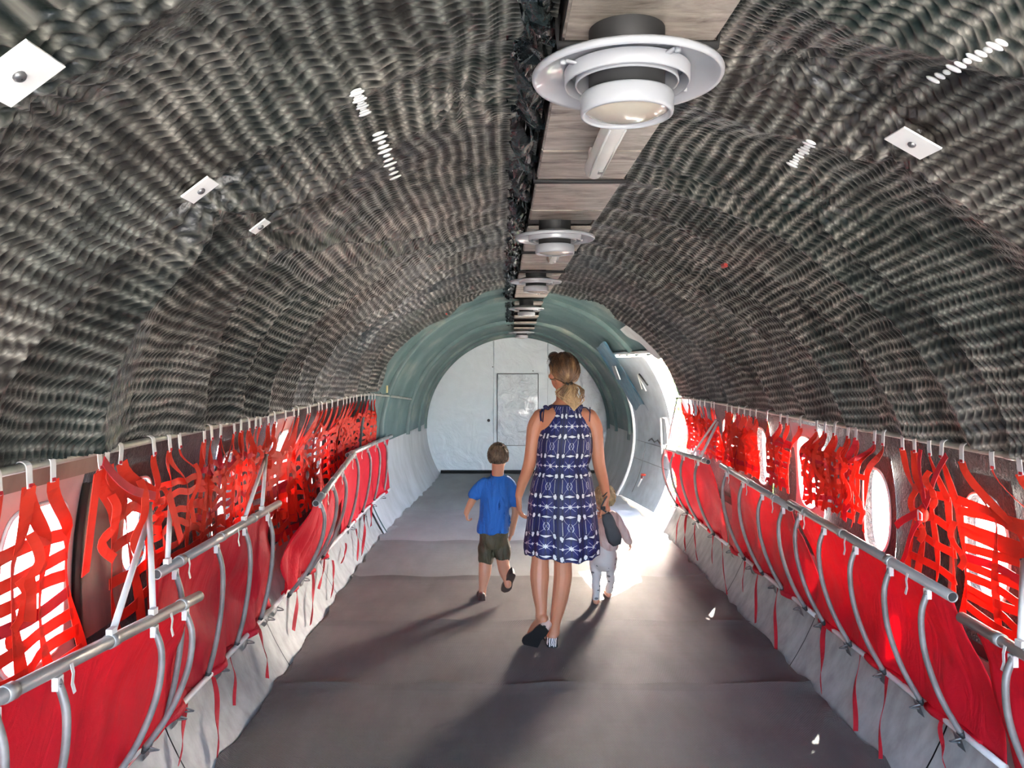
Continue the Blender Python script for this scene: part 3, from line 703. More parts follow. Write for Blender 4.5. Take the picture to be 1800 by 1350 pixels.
# ---------------------------------------------------------------- webbing back nets hung from the rails
ORD = ['nearest', 'second', 'third', 'fourth', 'fifth', 'sixth', 'seventh', 'eighth']
def net(side, hooks, dr, zb, label, seed, rows=8, wdt=.029, lift=.10, dens=1, edge=True):
    rn = random.Random(seed); rail = RL if side < 0 else RR; inw = -side
    X0 = VX; ds = []
    for h_ in hooks:
        xr = rail(3).x; d = F*xr/(h_-X0)
        for _ in range(3): d = F*rail(d).x/(h_-X0)
        ds.append(d)
    ds.sort(); o = empty('webbing_net', rail(sum(ds)/len(ds)), label, 'net', 'red webbing nets on the %s rail' % ('left' if side < 0 else 'right'))
    # hooks
    for d in ds:
        p = rail(d); tilt = rn.uniform(-.012, .012)
        pts = [p+Vector((side*.014, 0, -.012)), p+Vector((side*.012, 0, .010)), p+Vector((0, 0, .0165)), p+Vector((inw*.015, 0, .006)), p+Vector((inw*.017, tilt*.4, -.03)), p+Vector((inw*.017, tilt, -.055))]
        hk = MB().ribbon(bez(pts, 4), Vector((0, 1, 0)), .024, .003).build('hook', M['hook'], o)
        MB().box(p+Vector((inw*.0195, tilt, -.048)), (.003, .015, .010)).build('hook_slot', M['strap_dark'], hk, False)
    nvt = len(ds)*dens+1; cols = []; NP = 26
    for i in range(nvt):
        f = i/max(1, nvt-1); dh = ds[min(len(ds)-1, int(f*(len(ds)-1)+.5))]
        db = dr[0]+(dr[1]-dr[0])*f if dr[0] < dr[1] else dr[1]+(dr[0]-dr[1])*f
        ph_ = rn.random()*6; aw = rn.uniform(.003, .010); off = rn.uniform(.0, .035)
        top = rail(dh)+Vector((inw*.017, 0, -.05)); pts = []
        bend = rn.uniform(-.03, .03)*(lift > .04)
        for k in range(NP):
            t = k/(NP-1); z = top.z+(zb-top.z)*t; g = min(1, t*2.6)
            y = dh+(db-dh)*(smooth(g)*.75+.25*t)+aw*math.sin(t*8+ph_)*g+bend*math.sin(math.pi*t)
            wx = hz(side, z, y, 1.60).x+inw*(.012+off+.010*math.sin(t*6+ph_*2))
            q = min(1, t*3); x = top.x*(1-q)+wx*q
            pts.append(Vector((x, y, z)))
        cols.append(pts)
        tws = [Vector((inw*.45*math.sin(k*.3+ph_), 1, 0)) for k in range(NP)]
        MB().ribbon(pts, tws, wdt*rn.uniform(.8, 1.0)).build('vertical_strap', M['strap_dark'] if rn.random() < .12 else M['strap'], o)
    for r in range(rows):
        zt = .24+.72*(r+.5)/rows; pts = []
        for i, c in enumerate(cols):
            k = zt*(NP-1)+rn.uniform(-.5, .5)*(1+6*lift); kk = min(NP-2, max(0, int(k))); fk = min(1, max(0, k-kk)); p = c[kk].lerp(c[kk+1], fk); s_ = 1 if (i+r) % 2 else -1
            p.x += inw*.003*s_; pts.append(p)
            if i < len(cols)-1 and lift > .03:
                q = cols[i+1][kk]; mid = (p+q)/2; slack = max(0, .055-abs(q.y-p.y))*lift*6
                mid.x += inw*rn.uniform(-.3, 1)*slack; mid.z -= rn.uniform(0, .8)*slack; pts.append(mid)
        pts = [pts[0]+Vector((0, (pts[0].y-pts[1].y)*.15, 0))]+pts
        pp_ = bez(pts, 3); MB().ribbon(pp_, Vector((0, rn.uniform(-.1, .1), 1)), wdt*.95).build('cross_strap', M['strap'] if rn.random() > .15 else M['strap_dark'], o)
    # loose tangled ends
    for k in range(dens+1):
        c = rn.choice(cols); t = rn.randint(3, 12); p = c[t]; L = rn.uniform(.12, .3)
        pts = [p+Vector((inw*(.02+.02*math.sin(j)), rn.uniform(-.02, .02)*j*.4, -L*j/6)) for j in range(7)]
        MB().ribbon(bez(pts, 3), Vector((inw*.4, 1, .1)), wdt*.8).build('loose_end', M['strap'], o)
    return o, cols
LL = 'red webbing net on the left rail, '
net(-1, [-60, -15, 40, 83], (1.78, 2.50), .60, LL+'nearest, a checkered grid over the milky window', 21, rows=7, wdt=.040, lift=.02)
net(-1, [165, 180, 205], (2.75, 3.15), .62, LL+'with long loose straps beside the brown board', 22, rows=4, wdt=.042, lift=.06)
net(-1, [262, 290, 308], (3.05, 3.5), .74, LL+'short bunch just behind the upright props', 23, rows=6, lift=.07)
net(-1, [352, 365, 382, 405, 418, 432], (3.45, 4.2), .74, LL+'bunched in front of the third window', 24, rows=9, lift=.10, dens=2)
net(-1, [444, 452, 466, 478], (4.15, 4.55), .76, LL+'thin bunch beside the tall white window', 25, rows=7, lift=.08)
net(-1, [497, 512, 520, 536, 541], (4.55, 5.05), .50, LL+'with a neat checkered edge beyond the white window', 26, rows=13, wdt=.045, lift=.03)
net(-1, [556, 562, 570, 580, 590, 600], (5.0, 6.2), .58, LL+'loosely spread above the swung-out tube', 27, rows=10, lift=.10, dens=2)
net(-1, [606, 612, 618, 624, 632, 638, 645, 651, 656], (6.1, 7.9), .72, LL+'farthest and densest, ending at the green wall', 28, rows=12, lift=.12, dens=2)
LR_ = 'red webbing net on the right rail, '
net(1, [1663, 1698, 1751, 1800], (2.95, 2.15), .62, LR_+'nearest, a checkered grid beside the oval window', 31, rows=11, wdt=.034, lift=.02)
net(1, [1593, 1614, 1640], (3.35, 3.0), .70, LR_+'gathered into a knot between two oval windows', 32, rows=4, wdt=.034, lift=.03)
net(1, [1544, 1559], (4.0, 3.75), .78, LR_+'just two thin straps by the second oval window', 33, rows=2, wdt=.028, lift=.02)
net(1, [1441, 1456, 1473, 1497, 1511], (4.5, 3.9), .80, LR_+'dense tangle just past the second oval window', 34, rows=10, lift=.10, dens=3)
net(1, [1353, 1377, 1389, 1412], (5.2, 4.75), .80, LR_+'narrow bunch left of the white framed window', 35, rows=10, lift=.07, dens=1)
net(1, [1282, 1290, 1302, 1313, 1323, 1333], (6.2, 5.35), .80, LR_+'broad checkered bunch in front of the fourth window', 36, rows=10, lift=.08, dens=2, wdt=.04)
net(1, [1201, 1214, 1222, 1229, 1234, 1242, 1254, 1259], (7.3, 6.2), .80, LR_+'farthest tangle beside the open doorway', 37, rows=11, lift=.12, dens=2)
# a few crossed straps of the knot and the loose strap on the left
kn = hit(1622, 905, 1.50)
ks = empty('knotted_strap', kn, 'red straps crossing in a knot with a pale buckle near the right rail', 'strap')
for (x1, y1, x2, y2, w) in ((1664, 800, 1612, 915, .026), (1616, 915, 1577, 1000, .026), (1575, 925, 1625, 890, .030), (1618, 790, 1622, 900, .024)):
    a, b = hit(x1, y1, 1.52), hit(x2, y2, 1.50); MB().ribbon([a.lerp(b, t/6)+Vector((-.008*math.sin(t), 0, 0)) for t in range(7)], Vector((0, 1, .3)), w).build('strap', M['strap_dark'], ks)
MB().ell(kn, (.02, .03, .03), n=10, m=8).build('knot', M['strap'], ks)
MB().tube([kn+Vector((-.02, .0, .02)), kn+Vector((-.02, -.03, .01)), kn+Vector((-.02, -.03, -.015)), kn+Vector((-.02, -.005, -.02)), kn+Vector((-.02, 0, .02))], .003, 6).build('buckle', M['hook'], ks)
ls = empty('loose_strap', hit(165, 815, 1.52), 'wide pinkish red strap hanging straight down in front of the brown board', 'strap')
a, b = hit(172, 830, 1.50), hit(150, 1010, 1.52)
MB().ribbon([a.lerp(b, t/8) for t in range(9)], Vector((0, 1, 0)), .042, .003).build('strap', M['strap'], ls)
a2_ = [hit(*q, 1.48) for q in ((182, 810), (205, 840), (235, 862), (273, 872))]
l2 = MB().ribbon(bez(a2_, 5), Vector((0, .3, 1)), .030, .003).build('strap', M['strap_dark'], ls)
l3 = empty('strap_end', hit(300, 880, 1.5), 'short bright red strap end dangling beside the upright props on the left', 'strap')
a, b = hit(296, 865, 1.46), hit(318, 950, 1.46)
MB().ribbon([a.lerp(b, t/5) for t in range(6)], Vector((0, 1, 0)), .040, .003).build('strap', M['strap'], l3)

# ---------------------------------------------------------------- plates, reflectors and small things on the lining
for (x, y, w, h_, rot, lab) in ((32, 131, .085, .05, -.5, 'large white plate with a screw on the lining at upper left'), (352, 334, .065, .035, -.5, 'white plate with a screw in the middle of the left lining'), (457, 398, .05, .03, -.5, 'small white plate on the left lining, farthest of the three there'), (1604, 252, .085, .045, .5, 'pale plate with a screw on the right side of the lining')):
    p = lin_pt(x, y, .004, 22, 9); cx_, cz_, s_ = hullp(p.y); nn = Vector((cx_-p.x, 0, cz_-p.z)).normalized(); tt = Vector((nn.z, 0, -nn.x)); yy = Vector((0, 1, 0))
    Rm = Matrix((tt, yy, nn)).transposed(); 
    o = empty('fixing_plate', p, lab, 'plate', None)
    MB().box(p, (w*1.1, w, .004), Rm).build('plate', M['paper'], o, False)
    MB().lathe(p+nn*.002, [(.009, 0), (.009, .003), (.006, .006), (.001, .006)], 12, Rm).build('screw', M['steel'], o)
for (x, y, s_, lab) in ((1273, 467, .05, 'red plastic clip on the right side of the lining'), (785, 552, .05, 'small red plastic clip on the left side of the lining far ahead')):
    p = lin_pt(x, y, .008); m_ = MB().box(p, (s_*.5, s_*1.2, s_*.3), Matrix.Rotation(.6, 3, 'Y')).mesh()
    bm = bmesh.new(); bm.from_mesh(m_); bmesh.ops.bevel(bm, geom=bm.edges[:], offset=.006, segments=2, affect='EDGES'); bm.to_mesh(m_); bm.free()
    tag(link('red_clip', m_, M['red_plastic'], None, False), lab, 'clip')
def tears(pts, lab, sz=.014):
    o = empty('lining_tear', hit(*pts[0], 1.45), lab, 'tear'); n = 11
    for k in range(n):
        t = k/(n-1); x = pts[0][0]+(pts[1][0]-pts[0][0])*t; y = pts[0][1]+(pts[1][1]-pts[0][1])*t
        p = lin_pt(x, y, .002); cx_, cz_, s_ = hullp(p.y); nn = Vector((cx_-p.x, 0, cz_-p.z)).normalized(); tt = Vector((nn.z, 0, -nn.x))
        Rm = Matrix((tt, Vector((0, 1, 0)), nn)).transposed()
        MB().ell(p, (sz*(1.25+.45*math.sin(k*2.1)), sz*.62, .004), Rm, 10, 6).build('white_patch', M['paper'], o)
tears(((665, 235), (695, 312)), 'row of white bare patches torn along the left lining')
tears(((626, 160), (642, 200)), 'short white torn row above the long one on the left lining', .011)
tears(((1425, 250), (1392, 290)), 'white torn patches in a slanting row on the right lining', .012)
tears(((1760, 75), (1640, 140)), 'white torn spots near the upper right corner of the lining', .010)
h = hit(1343, 690, 1.52); k_ = hit(1352, 712, 1.52)

# ---------------------------------------------------------------- people
def f_skin(t, p):
    p.inputs['Subsurface Weight'].default_value = .08; p.inputs['Subsurface Radius'].default_value = (.02, .008, .004)
M['skin'] = mat('tanned_skin', (.50, .20, .105), .5, var=.05, f=f_skin); M['skin2'] = mat('child_skin', (.57, .26, .15), .5, var=.05, f=f_skin)
def f_hair(t, p):
    v = t.obj(1, 1, .35)
    sp = t.new('ShaderNodeSeparateXYZ', {0: t.obj()}); g = t.m('MULTIPLY_ADD', sp.outputs[2], -3.2, 5.25)   # darker roots at the crown
    t.put(p.inputs['Base Color'], t.ramp(t.m('ADD', t.m('MULTIPLY', t.noise(26, 3, v), .75), t.m('MULTIPLY', g, .35)), [(.36, (.045, .022, .012)), (.52, (.17, .085, .035)), (.72, (.60, .40, .20))]))
M['hair'] = mat('streaked_blonde_hair', (.3, .2, .1), .42, f=f_hair)
def f_hair2(t, p):
    t.put(p.inputs['Base Color'], t.ramp(t.noise(30, 3, t.obj(1, 1, .5)), [(.3, (.05, .03, .018)), (.7, (.22, .14, .08))]))
    t.put(p.inputs['Normal'], t.bump(t.noise(90, 3, t.obj(1, 1, .35)), .006))
M['hair2'] = mat('short_brown_hair', (.2, .1, .05), .5, f=f_hair2)
def f_hair3(t, p):
    t.put(p.inputs['Normal'], t.bump(t.noise(80, 3, t.obj(1, 1, .35)), .005))
M['hair3'] = mat('fine_blond_hair', (.60, .42, .22), .5, col2=(.34, .22, .11), vs=30, f=f_hair3)
def f_shirt(t, p):
    t.put(p.inputs['Normal'], t.bump(t.noise(9, 3, t.obj(2.2, 1, .5), .8), .035, .9))
M['shirt'] = mat('blue_cotton', (.012, .13, .46), .7, var=.08, f=f_shirt)
M['shorts'] = mat('olive_shorts', (.085, .070, .035), .7, var=.2, f=f_shirt)
M['sweater'] = mat('dusty_pink_sweater', (.56, .40, .35), .75, var=.06, f=f_shirt)
def f_pants(t, p):
    vo = t.new('ShaderNodeTexVoronoi', {'Scale': 15, 'Randomness': .7}); t.put(vo.inputs[0], t.obj(1, 1, 1.6))
    t.put(p.inputs['Base Color'], t.mix(t.m('LESS_THAN', vo.outputs[0], .21), (.50, .45, .41), (.13, .115, .11)))
M['pants'] = mat('printed_baby_pants', (.6, .6, .5), .75, f=f_pants)
M['clog'] = mat('brown_clog', (.055, .035, .03), .5)
M['shoe_pink'] = mat('beige_slip_on', (.62, .42, .34), .5)
def f_zebra(t, p):
    w = t.new('ShaderNodeTexWave', {'Scale': 26, 'Distortion': 5, 'Detail': 2}); t.put(w.inputs[0], t.obj())
    t.put(p.inputs['Base Color'], t.mix(t.m('GREATER_THAN', w.outputs[1], .55), (.72, .62, .55), (.03, .025, .02)))
M['zebra'] = mat('striped_heel', (.5, .5, .5), .5, f=f_zebra)
M['sole'] = mat('black_sole', (.012, .012, .012), .6); M['bag'] = mat('charcoal_cloth', (.035, .035, .038), .7, bump=.004, bs=20)
M['eye'] = mat('eye_white', (.7, .7, .68), .2, var=.02); M['iris'] = mat('dark_iris', (.04, .03, .02), .2); M['lips'] = mat('lips', (.45, .15, .13), .5)
M['gold'] = mat('ring_gold', (.8, .6, .25), .25, metal=1.0)
def f_dress(t, p):
    uv = t.new('ShaderNodeUVMap'); s = t.new('ShaderNodeSeparateXYZ', {0: uv.outputs[0]}); u0, v0 = s.outputs[0], s.outputs[1]
    wob = t.m('MULTIPLY', t.m('SUBTRACT', t.noise(9, 2, uv.outputs[0]), .5), .012)
    U_ = t.m('ADD', u0, wob); V_ = t.m('SUBTRACT', v0, wob)
    def cell(x, per, off=0.0): return t.m('SUBTRACT', t.m('MULTIPLY', t.m('FRACT', t.m('ADD', t.m('DIVIDE', x, per), .5+off)), per), per/2)
    A = lambda x: t.m('ABSOLUTE', x)
    PU, PV = .11, .22
    x0 = cell(U_, PU); x1 = cell(U_, PU, .5)
    y0 = cell(V_, PV); y1 = cell(V_, PV, .5); y2 = cell(V_, PV/2, .5)
    lt = lambda a, b: t.m('LESS_THAN', a, b)
    mx = lambda *a: a[0] if len(a) == 1 else t.m('MAXIMUM', a[0], mx(*a[1:]))
    mul = lambda a, b: t.m('MULTIPLY', a, b)
    r = t.m('SQRT', t.m('ADD', mul(x0, x0), mul(y0, y0))); th = t.m('ARCTAN2', y0, x0)
    star = lt(r, t.m('MULTIPLY_ADD', A(t.m('COSINE', mul(th, 4.0))), .008, .005))
    line = mul(lt(A(y0), .0016), lt(A(x0), .05))
    dia = lt(t.m('ADD', A(t.m('SUBTRACT', A(x0), .036)), mul(A(y0), .8)), .0075)
    diag = mul(lt(A(t.m('SUBTRACT', A(x0), A(y0))), .0009), lt(r, .036))
    lens = lt(t.m('ADD', mul(A(x0), .26), A(y2)), .0068)
    bx = t.m('DIVIDE', t.m('SUBTRACT', A(x1), .0155), .0092); by = t.m('DIVIDE', y2, .0150)
    blot = lt(t.m('ADD', t.m('ADD', mul(bx, bx), mul(by, by)), t.m('MULTIPLY', t.m('SUBTRACT', t.noise(85, 2, uv.outputs[0]), .5), 2.2)), .75)
    vl = mul(lt(A(t.m('SUBTRACT', A(x1), .019)), .0009), lt(A(y1), .036))
    cur = mul(lt(A(t.m('SUBTRACT', t.m('ADD', A(x0), mul(mul(y1, y1), 22.0)), .013)), .0013), lt(A(y1), .02))
    arcl = mul(lt(A(t.m('SUBTRACT', mul(A(x0), 1.5), A(y1))), .0007), lt(A(x0), .034))
    white = mx(star, line, dia, diag, lens, blot, vl, cur, arcl)
    blue = t.m('MULTIPLY', A(t.m('COSINE', mul(U_, math.pi/PU))), A(t.m('COSINE', mul(V_, 2*math.pi/PV*1.0))))
    blk = t.m('GREATER_THAN', A(t.m('SINE', mul(U_, 2*math.pi/PU*1.5))), .35)
    base = t.mix(t.m('MULTIPLY', t.m('POWER', blue, .5), t.m('MULTIPLY_ADD', blk, .6, .4)), (.0025, .003, .020), (.007, .012, .115))
    t.put(p.inputs['Base Color'], t.mix(white, base, (.62, .62, .60)))
    t.put(p.inputs['Normal'], t.bump(t.noise(14, 3, t.obj(3, 1, .4)), .01, .6))
M['dress'] = mat('shibori_print_dress', (.02, .03, .2), .6, f=f_dress)
M['navy'] = mat('navy_tie', (.008, .010, .06), .6)

def remesh(mb, vox, it=4, fac=.6):
    me = mb.mesh(); o = bpy.data.objects.new('tmp', me); COL.objects.link(o)
    r = o.modifiers.new('r', 'REMESH'); r.mode = 'VOXEL'; r.voxel_size = vox
    s_ = o.modifiers.new('s', 'SMOOTH'); s_.iterations = it; s_.factor = fac
    dg = bpy.context.evaluated_depsgraph_get(); out = bpy.data.meshes.new_from_object(o.evaluated_get(dg))
    bpy.data.objects.remove(o); out.materials.clear(); return out
def crs(vals, n=6):
    out = []; m = len(vals)
    for i in range(m-1):
        a, b, c, d = vals[max(i-1, 0)], vals[i], vals[i+1], vals[min(i+2, m-1)]
        for k in range(n):
            t = k/n; out.append(tuple(.5*(2*b_+(c_-a_)*t+(2*a_-5*b_+4*c_-d_)*t*t+(3*b_-a_-3*c_+d_)*t**3) for a_, b_, c_, d_ in zip(a, b, c, d)))
    out.append(tuple(vals[-1])); return out
def limb(mb, P, R, n=6):
    q = crs([tuple(p)+(r,) for p, r in zip(P, R)], n)
    mb.tube([a[:3] for a in q], [a[3] for a in q], 14); 
    for a in (q[0], q[-1]): mb.ell(a[:3], (a[3],)*3, n=12, m=8)
def loft(mb, rings, n=36, m=5, pw_=2.0):     # rings: (cx, cy, cz, rx, ry)
    q = crs(rings, m); vs = []
    for (x, y, z, rx, ry) in q:
        for k in range(n):
            a = 2*math.pi*k/n; c, s_ = math.cos(a), math.sin(a)
            vs.append((x+rx*math.copysign(abs(c)**(2/pw_), c), y+ry*math.copysign(abs(s_)**(2/pw_), s_), z))
    L = len(q); fs = [(i*n+k, i*n+(k+1) % n, (i+1)*n+(k+1) % n, (i+1)*n+k) for i in range(L-1) for k in range(n)]
    fs += [tuple(range(n-1, -1, -1)), tuple((L-1)*n+k for k in range(n))]
    mb.add(vs, fs)
def hand(mb, wr, d, nrm, th, sc, curl=.35, spread=.10, thumb=.5):
    wr = Vector(wr); d = Vector(d).normalized(); nrm = Vector(nrm); nrm = (nrm-d*nrm.dot(d)).normalized(); th = Vector(th); th = (th-d*th.dot(d)-nrm*th.dot(nrm)).normalized()
    vs = []; n = 16; prof = [(-.012, .024, .019), (.012, .027, .017), (.035, .036, .016), (.06, .040, .015), (.080, .038, .013), (.092, .032, .009)]
    for (s_, w, h_) in prof:
        for k in range(n):
            a = 2*math.pi*k/n; vs.append(wr+(d*s_+th*(w*math.cos(a))+nrm*(h_*math.sin(a)))*sc)
    fs = [(i*n+k, i*n+(k+1) % n, (i+1)*n+(k+1) % n, (i+1)*n+k) for i in range(len(prof)-1) for k in range(n)]
    fs += [tuple(range(n-1, -1, -1)), tuple((len(prof)-1)*n+k for k in range(n))]; mb.add(vs, fs)
    for i, (off, ln) in enumerate(((.030, .92), (.0105, 1.0), (-.0095, .95), (-.029, .76))):
        p = wr+(d*.080+th*off)*sc; ang = 0; sp = spread*(1.2-i*.8); pts = [p-d*.01*sc, p]; c_ = curl*(1+.22*i)
        for L in (.044, .027, .021):
            ang += c_; dd = (d*math.cos(ang)+nrm*math.sin(ang)+th*sp).normalized(); p = p+dd*(L*ln*sc); pts.append(p)
        limb(mb, pts, [.0092*sc, .0090*sc, .0082*sc, .0074*sc, .0060*sc], 3)
    p = wr+(d*.018+th*.022)*sc; pts = [p]
    for L, a in ((.040, thumb), (.032, thumb*.75), (.024, thumb*.45)):
        dd = (d*math.cos(a)+th*math.sin(a)+nrm*.35).normalized(); p = p+dd*(L*sc); pts.append(p)
    limb(mb, pts, [.0145*sc, .0115*sc, .0098*sc, .0075*sc], 3)
def rot(z=0, x=0): return Matrix.Rotation(z, 3, 'Z') @ Matrix.Rotation(x, 3, 'X')
def head(mb, c, R, s_):
    c = Vector(c); P = lambda x, y, z: c+R @ Vector((x*s_, y*s_, z*s_))
    mb.ell(P(0, -.012, .018), (.074*s_, .090*s_, .088*s_), R, 28, 18)
    mb.ell(P(0, .028, -.040), (.056*s_, .058*s_, .066*s_), R, 24, 16)
    mb.ell(P(0, .052, -.084), (.026*s_, .026*s_, .020*s_), R, 16, 10)
    mb.ell(P(0, .072, .024), (.050*s_, .016*s_, .014*s_), R, 16, 8)
    mb.tube([P(0, .078, .016), P(0, .094, -.010), P(0, .102, -.026), P(0, .084, -.032)], [.006*s_, .008*s_, .0115*s_, .008*s_], 10)
    for k in (-1, 1):
        mb.ell(P(.040*k, .062, -.022), (.024*s_, .018*s_, .018*s_), R, 12, 8)
        mb.ell(P(.074*k, -.004, -.012), (.008*s_, .017*s_, .029*s_), R @ Matrix.Rotation(-.35*k, 3, 'Z'), 14, 10)
        mb.ell(P(.078*k, -.010, -.004), (.006*s_, .015*s_, .020*s_), R @ Matrix.Rotation(-.5*k, 3, 'Z'), 12, 8)
    mb.ell(P(0, .080, -.052), (.022*s_, .010*s_, .008*s_), R, 12, 8)
def face(par, c, R, s_):
    c = Vector(c); P = lambda x, y, z: c+R @ Vector((x*s_, y*s_, z*s_))
    for k in (-1, 1):
        e = MB().ell(P(.031*k, .078, .004), (.013*s_, .011*s_, .0085*s_), R, 12, 8).build('eye', M['eye'], par)
        MB().ell(P(.031*k, .0875, .004), (.0052*s_, .003*s_, .0052*s_), R, 10, 6).build('iris', M['iris'], e)
        MB().tube([P(.016*k, .088, .024), P(.032*k, .088, .029), P(.048*k, .078, .024)], [.002*s_, .003*s_, .0015*s_], 6).build('eyebrow', M['hair2'], par)
    MB().tube([P(-.021, .083, -.052), P(-.008, .091, -.050), P(0, .0915, -.0515), P(.008, .091, -.050), P(.021, .083, -.052)], [.002*s_, .0045*s_, .0045*s_, .0045*s_, .002*s_], 8).build('lips', M['lips'], par)
def shoe(par, heel, toe, up, wd, m_up, m_sole, name='shoe', h_=.05, open_=0.0, heelm=None, th=.012):
    heel, toe = Vector(heel), Vector(toe); a = toe-heel; L = a.length; a.normalize(); up = Vector(up); up = (up-a*up.dot(a)).normalized(); sd = a.cross(up)
    ws = [(0, .004), (.03, .45), (.10, .66), (.25, .72), (.45, .70), (.65, .93), (.78, 1.0), (.9, .82), (.97, .48), (1.0, .05)]
    hs = [(0, .9), (.03, .95), (.10, 1.0), (.25, .95), (.45, .92), (.65, .78), (.78, .64), (.9, .50), (.97, .35), (1.0, .2)]
    def it(tb, t):
        for (a0, b0), (a1, b1) in zip(tb[:-1], tb[1:]):
            if t <= a1: return b0+(b1-b0)*(t-a0)/(a1-a0)
        return tb[-1][1]
    n = 22; vs = []
    for zz_ in (0, th):
        for k in range(n): vs.append(heel+a*(L*k/(n-1))+sd*(wd*it(ws, k/(n-1)))+up*zz_)
        for k in range(n): vs.append(heel+a*(L*(1-k/(n-1)))-sd*(wd*it(ws, 1-k/(n-1)))+up*zz_)
    N = 2*n; o = MB().add(vs, [tuple(range(N-1, -1, -1)), tuple(range(N, 2*N))]+[(k, (k+1) % N, N+(k+1) % N, N+k) for k in range(N)]).build(name, m_sole, par, False)
    def g(u, v, t0=0.0, t1=1.0):
        t = t0+(t1-t0)*v; w = wd*it(ws, t)*.94; hh = h_*it(hs, t); an = math.pi*u
        return heel+a*(L*t)+sd*(w*math.cos(an))+up*(th+hh*math.sin(an)**.7)
    if open_: MB().grid(lambda u, v: g(u, v, open_, 1.0), 16, 18).build('upper', m_up, o)
    else: MB().grid(lambda u, v: g(u, v), 16, 20).build('upper', m_up, o)
    if heelm:
        MB().grid(lambda u, v: (lambda t: heel+a*(L*t)+sd*(wd*it(ws, t)*.98*math.copysign(1, .5-u))+up*(th*.5+.048*v))(abs(u-.5)*.5+.004), 17, 5).build('heel_counter', heelm, o)
    return o

# ----- woman
D = 4.36; px = D/F
wom = empty('person', W(985, 1138, D)*1.0, 'woman walking away in a blue and white printed dress with a blonde ponytail', 'person')
wom.location.z = 0
body = MB()
hc = W(990, 655, D)+Vector((0, .015, 0)); HR = rot(.42, 0)
head(body, hc, HR, .97)
limb(body, [hc+Vector((.006, -.022, -.05)), W(993, 700, D)+Vector((0, .0, 0)), W(993, 722, D)], [.052, .050, .062])
def rg(x0, x1, y, dep, cy=0, ins=0): a = W(x0, y, D); b = W(x1, y, D); return ((a.x+b.x)/2, D+cy, a.z, (b.x-a.x)/2-ins, dep-ins)
loft(body, [rg(978, 1008, 703, .052), rg(966, 1022, 714, .065), rg(948, 1038, 722, .080), rg(943, 1042, 732, .092), rg(950, 1038, 760, .105), rg(951, 1036, 785, .102), rg(950, 1028, 818, .092), rg(940, 1036, 860, .118), rg(938, 1040, 890, .125), rg(942, 1036, 915, .11), rg(950, 1030, 925, .08)])
D0 = D
def Q(x, y, dy=0.0): return W(x, y, D0+dy)
limb(body, [Q(950, 733), Q(940, 752), Q(935, 785, -.01), Q(930, 818), Q(918, 850, .03), Q(912, 872, .05)], [.046, .044, .037, .036, .029, .0215])
limb(body, [Q(1036, 733), Q(1046, 752), Q(1050, 785, -.01), Q(1053, 816), Q(1061, 848, .04), Q(1066, 872, .07)], [.046, .043, .037, .036, .030, .022])
hand(body, Q(912, 873, .05), Vector((.02, .10, -1)), Vector((1, .25, 0)), Vector((.45, 1, 0)), .94, curl=.34, spread=.12, thumb=.75)
hand(body, Q(1066, 873, .07), Vector((-.02, .22, -1)), Vector((-1, .15, 0)), Vector((-.55, -1, 0)), .94, curl=.50, spread=.08, thumb=.35)
limb(body, [Q(963, 905), Q(956, 945, .0), Q(950, 980, -.01), Q(948.5, 1012, -.02), Q(949, 1042, -.05), Q(951, 1068, -.09), Q(951, 1085, -.11)], [.085, .068, .050, .0545, .044, .033, .031])
limb(body, [Q(1018, 905), Q(1000, 945), Q(990, 982), Q(989.5, 1012), Q(986, 1042), Q(981, 1070), Q(976, 1095), Q(974.5, 1112)], [.085, .070, .052, .052, .048, .039, .030, .030])
rh = Vector((Q(971, 1100).x, 4.325, .03)); limb(body, [rh+Vector((0, .03, .02)), rh+Vector((-.002, .12, .015)), rh+Vector((-.004, .19, .005))], [.030, .030, .026])
lh = W(955, 1100, 4.215); lt_ = W(928, 1130, 4.37); lt_.z = .018
limb(body, [lh+Vector((0, .02, .03)), lh.lerp(lt_, .5)+Vector((0, .01, .035)), lh.lerp(lt_, .85)+Vector((0, 0, .02))], [.029, .028, .024])
link('body', remesh(body, .0036, 4), M['skin'], wom)
face(wom, hc, HR, .97)
# dress
DR = [rg(969, 1023, 713, .080), rg(961, 1030, 728, .100), rg(954, 1036, 748, .118), rg(945, 1041, 772, .128), rg(943, 1040, 795, .122), rg(943, 1035, 813, .112), rg(944, 1033, 820, .108), rg(941, 1037, 828, .116), rg(934, 1042, 852, .14), rg(930, 1046, 882, .155), rg(927, 1050, 920, .165), rg(924, 1053, 955, .172), rg(925, 1052, 974, .172)]
dq = crs(DR, 8); ND = 180; vs = []; uvs = []
arc = 0
for i, (x, y, z, rx, ry) in enumerate(dq):
    sk_ = max(0, (1.05-z)/.5); tp = max(0, (z-1.25)/.12)
    for k in range(ND):
        a = 2*math.pi*k/ND; c, s_ = math.cos(a), math.sin(a)
        f_ = 1+.030*sk_*math.sin(a*13+2*math.sin(z*6))+.02*sk_*math.sin(a*7+z*9)+.016*tp*math.sin(a*26)+.010*math.sin(a*17+z*22)*min(1, max(0, 1.1-abs(z-1.02)*8))
        zz_ = z+(sk_ > .6)*(.005*math.sin(a*13+1)+.010*math.sin(a*3+2))
        if sk_ > .6 and c < -.75: zz_ += .02*(sk_-.6)
        vs.append((x+rx*f_*c, y+ry*f_*s_, zz_))
n_ = ND; fs = [(i*n_+k, i*n_+(k+1) % n_, (i+1)*n_+(k+1) % n_, (i+1)*n_+k) for i in range(len(dq)-1) for k in range(n_)]
me = bpy.data.meshes.new('dress'); me.from_pydata(vs, [], fs); me.update(); uvl = me.uv_layers.new(name='UVMap'); li = 0
